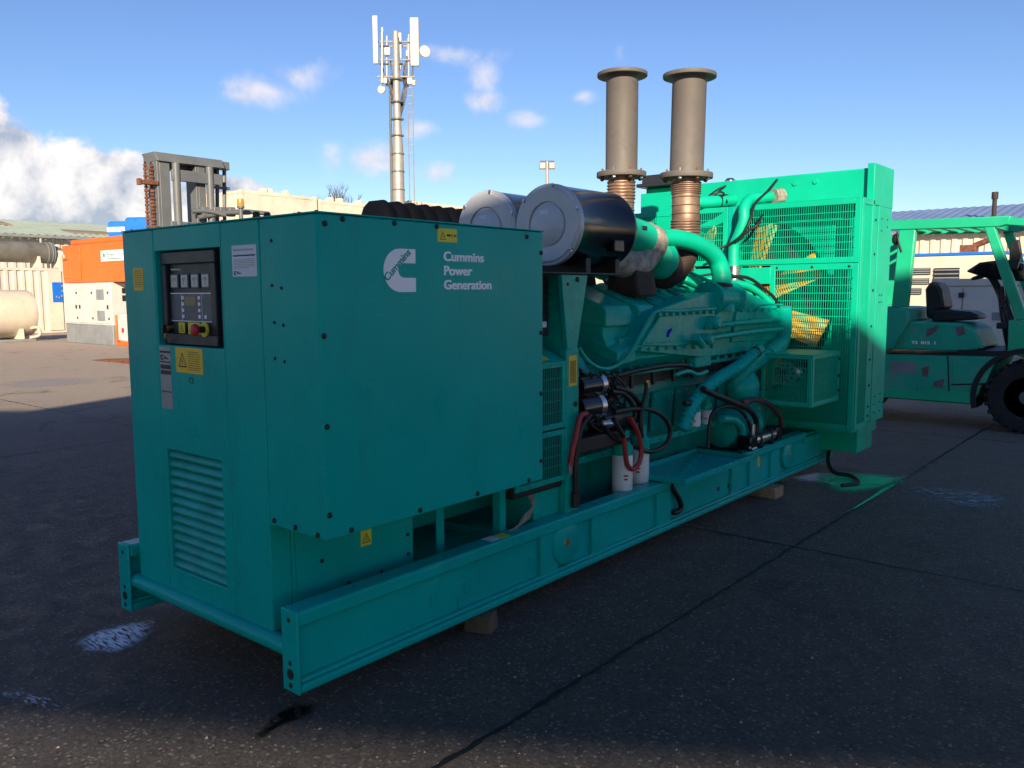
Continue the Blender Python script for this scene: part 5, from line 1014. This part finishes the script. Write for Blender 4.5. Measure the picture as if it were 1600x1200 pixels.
# loading ramp plate lying on the yard
r0, r1 = SZ(142, 563), SZ(214, 569); RPt = MB(); RPt.prism([(r0.x, r0.y, .002), (r1.x+.6, r1.y-.05, .002), (r1.x+.6, r1.y-.05, .16), (r0.x+1.1, r0.y+.0, .06)], (-.2, .5, 0)); tag(RPt.build('ramp_plate', 'rust', None, .005), 'rusty steel ramp plate lying on the sunny concrete', 'plate')
# ---------------------------------------------------------------- grey forklift mast behind the cabinet
XM = -9.0
GF = thing('grey_forklift', 'grey forklift whose raised mast stands behind the control cabinet', 'forklift', (XM+1, 4.8, 0))
yA = SX(245, 236, XM).y; yB = SX(350, 250, XM).y; zTm = SX(245, 236, XM).z
m = MB(); m.prism([(XM-.05, yA-.02, zTm), (XM-.05, yB, zTm), (XM+.02, yB, zTm-.13), (XM+.02, yA-.0, zTm-.13)], (-.36, 0, 0)); m.box(XM-.40, XM-.2, yA-.0, yB, zTm-.2, zTm-.001); part(m, 'mast_top_beam', 'greym', .008, GF)
def ypx(px, py=300): return SX(px, py, XM).y
for (a, c_, x0_, x1_) in ((248, 268, -.30, -.02), (308, 323, -.30, -.02)):
    ya, yb_ = ypx(a), ypx(c_); m = MB(); m.box(XM+x0_, XM+x1_, ya, ya+.04, .1, zTm-.13); m.box(XM+x0_, XM+x0_+.05, ya+.04, yb_, .1, zTm-.13); m.box(XM+x1_-.05, XM+x1_, ya+.04, yb_, .1, zTm-.13); part(m, 'mast_channel', 'greym', .006, GF)
for a in (275, 327):
    y = ypx(a); m = MB(); m.cyl((XM+.03, y, .3), (XM+.03, y, zTm-.14), .055, 18); part(m, 'lift_cylinder', 'greym', 0, GF)
    m = MB(); m.cyl((XM+.03, y, zTm-.42), (XM+.03, y, zTm-.14), .05, 18); part(m, 'cylinder_rod', 'steel', 0, GF)
z_ = SX(300, 276, XM).z; m = MB(); m.box(XM+.0, XM+.06, ypx(268), ypx(345), z_-.09, z_+.07); part(m, 'mast_crossbar', 'greym', .008, GF)
z_ = SX(280, 352, XM).z; m = MB(); m.box(XM+.0, XM+.07, ypx(262), ypx(310), z_-.12, z_+.05); part(m, 'mast_crossbar', 'greym', .008, GF)
for a in (234, 243):
    y = ypx(a); nl_ = 30; m = MB(); m.box(XM-.10, XM-.09, y-.012, y+.012, zTm-1.75, zTm-.15); part(m, 'chain_core', 'soot', 0, GF)
    for k in range(nl_):
        z = zTm-.2-k*.05; m = MB(); m.box(XM-.11-.012*(k % 2), XM-.08+.012*(k % 2), y-.022, y+.022, z-.020, z+.020) if k < nl_ else None; part(m, 'chain_link', 'rust', .006, GF)
m = MB(); y = ypx(228, 283); z_ = SX(228, 284, XM).z; m.box(XM-.1, XM, y-.04, ypx(248, 283), z_-.03, z_+.03); m.box(XM-.08, XM-.02, y-.10, y-.045, z_-.045, z_+.045); part(m, 'chain_anchor', 'rust', .008, GF)
for (a, c_) in ((344, 352), (356, 363)):
    m = MB(); m.cyl((XM-.15, ypx(a, 340), SX(a, 345, XM).z-.9), (XM-.15, ypx(c_-4, 262), SX(a, 258, XM).z), .03, 10); part(m, 'hose_guide', 'greym', 0, GF)
m = MB(); z_ = SX(350, 292, XM).z; m.box(XM-.18, XM-.1, ypx(337), ypx(366), z_-.02, z_+.02); z_ = SX(355, 258, XM).z; m.box(XM-.2, XM-.08, ypx(345), ypx(365), z_-.06, z_+.06); part(m, 'hose_bracket', 'greym', .008, GF)
zr_ = SX(320, 336, XM).z
m = MB()
for x in (.15, .55, .95, 1.35): m.box(XM+x, XM+x+.06, ypx(290), ypx(290)+1.15, zr_-.32, zr_-.26)
m.box(XM+.10, XM+1.6, ypx(290)-.06, ypx(290), zr_-.34, zr_-.24); m.box(XM+.10, XM+1.6, ypx(290)+1.15, ypx(290)+1.21, zr_-.34, zr_-.24); og = part(m, 'overhead_guard', 'greym', .01, GF)
for x in (.14, 1.5):
    for y in (ypx(290)-.05, ypx(290)+1.16): m = MB(); m.box(XM+x, XM+x+.06, y, y+.05, .9, zr_-.33); part(m, 'guard_post', 'greym', .006, GF)
for (a, b_, c_, d_) in ((300, 330, 352, 336), (310, 340, 390, 332), (340, 333, 420, 334)):
    part(MB().tube([SX(a, b_, XM+.05), SX((a+c_)/2, (b_+d_)/2-3, XM+.1), SX(c_, d_, XM+.15)], .035, 8), 'hydraulic_hose', 'greym', 0, GF, 60)
for a in (318, 336, 345, 360): m = MB(); p = SX(a, 330, XM+.05); m.box(p.x-.05, p.x+.05, p.y-.04, p.y+.06, p.z-.08, p.z+.06); part(m, 'hose_fitting', 'greym', .01, GF)
p = SX(376, 322, XM+.4); m = MB(); m.lathe([(.03, -.35), (.03, -.04), (.055, -.03), (.055, 0)], p, 'Z', 14); bc = part(m, 'beacon_base', 'greym', 0, GF)
m = MB(); m.lathe([(.052, 0), (.055, .05), (.045, .10), (.01, .11)], p, 'Z', 16); part(m, 'beacon_lens', 'amber', 0, bc)
m = MB(); m.box(XM+.2, XM+2.6, ypx(290)-.1, ypx(290)+1.25, .35, 1.0); part(m, 'chassis', 'greym', .06, GF)
for x in (.55, 2.1):
    for y in (-.16, 1.08): m = MB(); m.lathe([(.2, 0), (.33, .02), (.35, .06), (.35, .18), (.33, .22), (.2, .24)], (XM+x, ypx(290)+y, .35), 'Y', 24); part(m, 'wheel', 'tyre', 0, GF)
# ---------------------------------------------------------------- ribbed black tank just beyond the generator
XB = -2.6; yb0 = SX(604, 345, XB).y; yb1 = SX(768, 350, XB).y; zb1_ = SX(640, 313, XB).z
bt = MB(); st_ = []; ns = 84
for i in range(ns+1):
    t_ = i/ns; y = yb0+(yb1-yb0)*t_; rib = abs(math.sin(t_*math.pi*8)); end = min(1, min(t_, 1-t_)*22); k = (.5+.5*math.sqrt(end)); w = (.20+.02*rib**.4)*(.85+.15*math.sqrt(end)); h = zb1_*(1-.05*(1-end)**2)-.06+.06*rib**.5
    sec = [(-w, 0), (-w, h-.30), (-w+.03, h-.14), (-w+.08, h-.04), (-w+.14, h), (w-.14, h), (w-.08, h-.04), (w-.03, h-.14), (w, h-.30), (w, 0)]
    st_.append([bt.bm.verts.new((XB-.2+a, y, z)) for a, z in sec])
for i in range(ns):
    for j in range(9): bt.bm.faces.new((st_[i][j], st_[i][j+1], st_[i+1][j+1], st_[i+1][j]))
bt.bm.faces.new(st_[0][::-1]); bt.bm.faces.new(st_[-1])
M['blk'] = mat('black_rotomoulded_plastic', (.004, .005, .008), .7, 0, .15, 4, .1, 40, spec=.03)
tag(bt.build('ribbed_tank', 'blk', None, 0, 50), 'black ribbed plastic tank standing behind the control cabinet', 'tank')
# lid fittings of the cabinet
for (px, py, r_, h_) in ((585, 336, .05, .045), (424, 333, .014, .012), (441, 333, .014, .012), (484, 328, .008, .02)):
    p = SZ(px, py+6, ZT+.008) if False else SX(px, py, -.5 if r_ > .04 else -.25); y = min(max(p.y, .1), 1.25); m = MB(); m.lathe([(r_*1.15, .007), (r_*1.15, .02), (r_, .022), (r_, h_+.02), (r_*.8, h_+.028)], (-.35 if r_ < .04 else -.45, y, ZT), 'Z', 16); part(m, 'lid_fitting', 'black', 0, top)
# ---------------------------------------------------------------- telecom tower
DT = 32.; tb_ = SD(623, 310, DT); tz = SD(623, 58, DT).z
TW = thing('telecom_tower', 'tall galvanised telecom pole crowned with white panel antennas', 'tower', (tb_.x, tb_.y, 0))
rv = Vector((RT.x, RT.y, 0)).normalized(); fv = Vector((-rv.y, rv.x, 0))
def TP(px, py, f=0.): p = SD(px, py, DT); return Vector((p.x, p.y, p.z))+fv*f
m = MB(); m.lathe([(.29, 0), (.26, 3), (.21, tz*.62), (.15, tz*.70), (.11, tz)], (tb_.x, tb_.y, 0), 'Z', 20); part(m, 'pole', 'galv', 0, TW)
for py in (130, 164, 190, 215, 243, 270, 298):
    p = TP(623, py); m = MB(); m.lathe([(.245, 0), (.245, .05)], (tb_.x, tb_.y, p.z), 'Z', 16); part(m, 'pole_flange', 'greym', 0, TW)
m = MB()
for dx_ in (.42, .60): q = Vector((tb_.x, tb_.y, 0))+rv*dx_; m.box(q.x-.012, q.x+.012, q.y-.012, q.y+.012, .5, tz-2)
for k in range(40): q = Vector((tb_.x, tb_.y, .6+k*.3)); q.z < tz-2 and m.cyl(q+rv*.42, q+rv*.60, .01, 6)
part(m, 'ladder', 'galv', 0, TW)
part(MB().tube([Vector((tb_.x, tb_.y, .3))-rv*.28, Vector((tb_.x, tb_.y, 5))-rv*.27, Vector((tb_.x, tb_.y, 9.))-rv*.25], .05, 8), 'cable_tray', 'greym', 0, TW)
def slab(name, m_, px0, px1, py0, py1, f, d, skew=0.):
    a = TP(px0, py0, f); b_ = TP(px1, py1, f); w = (b_-a).dot(rv); P = [a, a+rv*w, a+rv*w+fv*d, a+fv*d]; mb = MB(); mb.prism([Vector((p.x, p.y, b_.z)) for p in P], (0, 0, a.z-b_.z)); return part(mb, name, m_, .03, TW)
slab('panel_antenna', 'antenna', 587.5, 595.5, 36, 107, -.9, .16); slab('panel_antenna', 'antenna', 643, 656.5, 35, 107, -.6, .18); slab('panel_antenna', 'antenna', 612, 617, 56, 92, .2, .16); slab('panel_antenna', 'antenna', 623, 629, 55, 94, -.35, .16)
for (a, b_, c_, d_, f) in ((602, 77, 611, 89, -.3), (635, 80, 642, 90, -.2), (597, 125, 607, 134, -.4), (638, 124, 646, 135, -.4), (620, 105, 628, 112, -.32), (624, 75, 629, 95, -.34), (644, 128, 650, 136, -.3), (598, 47, 601, 56, -.4)): slab('radio_unit', 'antenna', a, c_, b_, d_, f, .14)
for (px, f) in ((600, -.5), (605, -.1), (640, -.3), (636, .2)):
    a, b_ = TP(px, 58, f), TP(px, 135, f); m = MB(); m.cyl(b_, a, .045, 10); part(m, 'mounting_tube', 'galv', 0, TW)
for py in (70, 98, 124):
    for f in (-.4, .2):
        m = MB(); m.cyl(TP(592, py, f), TP(650, py, f), .035, 8); part(m, 'headframe_bar', 'galv', 0, TW)
for (px, py, r_, dv_) in ((664, 83, .21, .5), (598, 142, .15, -.3)):
    c_ = TP(px, py, -.2); ax = (rv*dv_-fv).normalized(); a_ = ax.orthogonal().normalized(); m = MB(); m.lathe([(.05, -.2), (r_*.6, -.12), (r_, 0), (r_, .06), (r_*.5, .10), (.02, .11)], c_, (a_, ax.cross(a_), ax), 22); part(m, 'microwave_dish', 'antenna', 0, TW)
for i in range(14):
    s_ = -1 if i % 2 else 1; x0_ = 623+s_*random.uniform(10, 24); m = MB(); m.tube([TP(x0_, random.uniform(95, 110), -.3), TP(x0_-s_*2, random.uniform(118, 130), -.3), TP(623+s_*random.uniform(6, 14), random.uniform(140, 150), -.2), TP(623+s_*4, random.uniform(170, 190), -.28)], .022, 6); part(m, 'feeder_cable', 'black', 0, TW)
# flood light pole
DL = 40.; fp_ = SD(855, 300, DL); FLt = thing('flood_light_pole', 'thin steel pole with twin flood lights behind the air cleaners', 'lamp', (fp_.x, fp_.y, 0)); ftop = SD(855, 253, DL).z
m = MB(); m.lathe([(.11, 0), (.07, ftop)], (fp_.x, fp_.y, 0), 'Z', 14); part(m, 'pole', 'galv', 0, FLt)
c_ = Vector((fp_.x, fp_.y, ftop)); m = MB(); m.cyl(c_-rv*.34, c_+rv*.34, .04, 8); part(m, 'cross_arm', 'greym', 0, FLt)
for s_ in (-1, 1):
    q = c_+rv*(.22*s_); m = MB(); m.prism([q-rv*.15-fv*.15+Vector((0, 0, -.05)), q+rv*.15-fv*.15+Vector((0, 0, -.05)), q+rv*.15-fv*.1+Vector((0, 0, -.36)), q-rv*.15-fv*.1+Vector((0, 0, -.36))], fv*.2); hd = part(m, 'lamp_head', 'greyb', .02, FLt)
    m = MB(); m.prism([q-rv*.12-fv*.157+Vector((0, 0, -.08)), q+rv*.12-fv*.157+Vector((0, 0, -.08)), q+rv*.12-fv*.107+Vector((0, 0, -.33)), q-rv*.12-fv*.107+Vector((0, 0, -.33))], fv*.004); part(m, 'lamp_glass', 'dial', 0, hd)
# bare winter tree
DTr = 52.
tr0 = SD(528, 300, DTr); TRE = thing('bare_tree', 'bare winter tree tips above the cream containers', 'tree', (tr0.x, tr0.y, 0)); tm = MB()
def branch(p, d, L_, r_, lv):
    e = p+d*L_; tm.tube([p, (p+e)/2+Vector((random.uniform(-1, 1), random.uniform(-1, 1), 0))*L_*.06, e], lambda t_: r_*(1-.45*t_), 5, 3)
    if lv == 0: return
    for k in range(3 if lv > 1 else 4):
        dd = (d+Vector((random.uniform(-1, 1), random.uniform(-1, 1), random.uniform(-.1, .7)))*.55).normalized(); branch(p+d*L_*random.uniform(.55, 1.), dd, L_*random.uniform(.5, .75), r_*.5, lv-1)
ztr = SD(528, 278, DTr).z
m = MB(); m.lathe([(.24, 0), (.17, ztr*.4)], (tr0.x, tr0.y, 0), 'Z', 10); part(m, 'trunk', 'twig', 0, TRE)
for k in range(5): branch(Vector((tr0.x, tr0.y, ztr*.38)), Vector((random.uniform(-.5, .5), random.uniform(-.5, .5), 1)).normalized(), ztr*.27, .10, 4)
part(tm, 'crown', 'twig', 0, TRE)
# ---------------------------------------------------------------- seen through the engine: cream canopy with a red band
p0 = SX(950, 445, -5.5); p1 = SX(1000, 445, -5.5); RG = thing('cream_generator', 'cream canopied generator with a red band glimpsed between air cleaners and engine', 'generator', (-6.2, p0.y+1.5, 0))
zt5 = SX(965, 404, -5.5).z; m = MB(); m.box(-7.2, -5.5, p0.y-1.4, p0.y+2.6, .2, zt5-.22); part(m, 'canopy', 'creamw', .03, RG); m = MB(); m.box(-7.2, -5.49, p0.y-1.4, p0.y+2.6, zt5-.219, zt5); part(m, 'red_band', 'red', .02, RG); m = MB(); m.box(-7.15, -5.55, p0.y-1.3, p0.y+2.5, 0, .199); part(m, 'base', 'greyb', .01, RG)
# ---------------------------------------------------------------- right side: warehouse and white canopied generators
YR = 36.; WR = thing('long_warehouse', 'cream clad warehouse with a blue grey roof and a flue pipe', 'building', (5, YR+8, 0))
zer = SY(1480, 362, YR).z; xa, xb = -12., 40.
m = MB(); corr(m, YR, xa, xb, 0, zer, .40, .06, 'X', -1); part(m, 'wall_cladding', 'wall', 0, WR, smooth=0); m = MB(); m.box(xa, xb, YR+.1, YR+16, 0, zer-.02); part(m, 'wall_core', 'wall', 0, WR)
zrr = SY(1500, 325, YR+8).z; m = MB(); lo = []; hi = []; bk = []
for i in range(261):
    x = xa-.3+(xb-xa+.6)*i/260; d = .04 if i % 2 else 0; lo.append(m.bm.verts.new((x, YR-.3, zer+.02+d))); hi.append(m.bm.verts.new((x, YR+8, zrr+d))); bk.append(m.bm.verts.new((x, YR+16.3, zer+.02+d)))
for i in range(260): m.bm.faces.new((lo[i], lo[i+1], hi[i+1], hi[i])); m.bm.faces.new((hi[i], hi[i+1], bk[i+1], bk[i]))
part(m, 'roof', 'roofb', 0, WR, smooth=0)
m = MB(); m.box(xa, xb, YR-.45, YR-.28, zer-.08, zer+.05); part(m, 'gutter', 'greyb', .02, WR)
p = SY(1555, 300, YR+3); m = MB(); m.lathe([(.09, zer), (.09, p.z-.3), (.13, p.z-.29), (.13, p.z)], (p.x, YR+3, 0), 'Z', 14); part(m, 'flue', 'soot', 0, WR)
def canopy(lab, Y, px0, px1, pytop, m_, dep, grp='white generators beyond the forklift'):
    a = SY(px0, pytop, Y); b_ = SY(px1, pytop, Y); T = thing('canopied_generator', lab, 'generator', ((a.x+b_.x)/2, Y+dep/2, 0), grp); zt = a.z
    m = MB(); m.box(a.x, b_.x, Y, Y+dep, .25, zt); part(m, 'canopy', m_, .03, T); m = MB(); m.box(a.x+.03, b_.x-.03, Y+.03, Y+dep-.03, 0, .25); part(m, 'base', 'greyb', .01, T)
    return T, a.x, b_.x, zt
T, xa_, xb_, zt = canopy('cream lit canopied generator with dark vents and blue roof behind the forklift', 17.2, 1320, 1575, 404, 'creamw', 1.8)
m = MB(); m.box(xa_-.02, xb_+.02, 17.18, 19.02, zt, zt+.06); part(m, 'blue_roof', 'bluet', .01, T)
for q in ((1423, 419, 1454, 429), (1460, 419, 1499, 437), (1421, 435, 1452, 444), (1460, 441, 1490, 452), (1421, 450, 1440, 460), (1392, 408, 1400, 440)):
    a, b_ = SY(q[0], q[1], 17.2), SY(q[2], q[3], 17.2); m = MB(); m.box(a.x, b_.x, 17.17, 17.199, b_.z, a.z); v_ = part(m, 'vent', 'glassd', .005, T)
    for k in range(3): m = MB(); z = b_.z+(a.z-b_.z)*(k+.5)/3; m.box(a.x+.01, b_.x-.01, 17.15, 17.169, z-.012, z+.012); part(m, 'vent_slat', 'greyb', 0, v_)
p = SY(1512, 402, 17.6); m = MB(); m.box(p.x-.14, p.x+.16, 17.5, 17.8, zt+.06, zt+.22); ex = part(m, 'exhaust_box', 'rust', .01, T); m = MB(); m.cyl((p.x+.1, 17.65, zt+.2), (p.x+.45, 17.6, zt+.34), .06, 12); m.sphere((p.x+.5, 17.6, zt+.36), .09, 1, 1, .7); part(m, 'exhaust_flap', 'rust', 0, ex)
T, xa_, xb_, zt = canopy('white canopied generator in shade directly behind the forklift seat', 13., 1458, 1660, 438, 'white_gs', 1.5)
m = MB(); m.box(xa_-.02, xb_, 12.97, 14.5, zt-.10, zt+.02); part(m, 'canopy_lid', 'white_gs', .02, T)
for q in ((1460, 449, 1501, 560), (1504, 449, 1600, 560)):
    a, b_ = SY(q[0], q[1], 13), SY(q[2], q[3], 13); m = MB(); m.box(a.x, b_.x, 12.965, 12.999, max(.3, b_.z), a.z); part(m, 'door', 'white_gs', .008, T)
p = SY(1502, 461, 12.96); m = MB(); m.box(p.x-.035, p.x+.04, 12.935, 12.965, p.z-.04, p.z+.04); part(m, 'door_latch', 'ink', .005, T)
a, b_ = SY(1550, 488, 12.96), SY(1577, 501, 12.96); m = MB(); m.box(a.x, b_.x, 12.955, 12.9645, b_.z, a.z); part(m, 'name_plate', 'greyb', .003, T)
# ---------------------------------------------------------------- unseen canopy added behind the camera, outline stepped to shape the yard shade
CB = Vector((CAM.x, CAM.y))+SUN_AZ*8.; ev = Vector((.841, .541)); nv_ = Vector((ev.y, -ev.x))
WC = thing('added_shade_canopy', 'unseen stepped canopy added behind the camera to shade the yard', 'building', (CB.x, CB.y, 0))
pf = [(-24, 7.16), (-5.6, 7.16), (-4.4, 8.4), (-1.6, 8.4), (.2, 7.27), (2.9, 7.25), (3.5, 7.16), (4.9, 7.16), (4.9, 8.96), (7.0, 8.96), (7.0, 10.7), (18, 10.7)]  # heights stepped so the shadow edges fall where wanted
def CP(u, z, back=0.): q = CB+ev*((u-.70)/.988)+nv_*back; return Vector((q.x, q.y, z))
m = MB(); m.prism([CP(u, z) for u, z in pf]+[CP(18, 4.25), CP(-24, 4.25)], (nv_.x*.3, nv_.y*.3, 0)); part(m, 'shade_fascia', 'caster_clad', 0, WC)
m = MB(); m.prism([CP(-24, 7.0, .3), CP(18, 7.0, .3), CP(18, 7.0, 6), CP(-24, 7.0, 6)], (0, 0, .12)); part(m, 'roof', 'caster_clad', 0, WC)
for u in (-20, -11, -2.5, 6, 15):
    for bk_ in (.15, 5.6): q = CP(u, 0, bk_); m = MB(); m.box(q.x-.12, q.x+.12, q.y-.12, q.y+.12, 0, 6.99 if bk_ > 1 else 4.25); part(m, 'column', 'greym', 0, WC)
m = MB(); s_ = -24.  # added slats, gaps set to let part of the sun through
while s_ < 18: a, b_ = CP(s_, 0, .1), CP(s_+.034, 0, .1); m.prism([a, b_, b_+Vector((nv_.x, nv_.y, 0))*.02, a+Vector((nv_.x, nv_.y, 0))*.02], (0, 0, 4.25)); s_ += .10
stuff(part(m, 'sun_filter_slats', 'caster_clad', 0, WC, smooth=0))
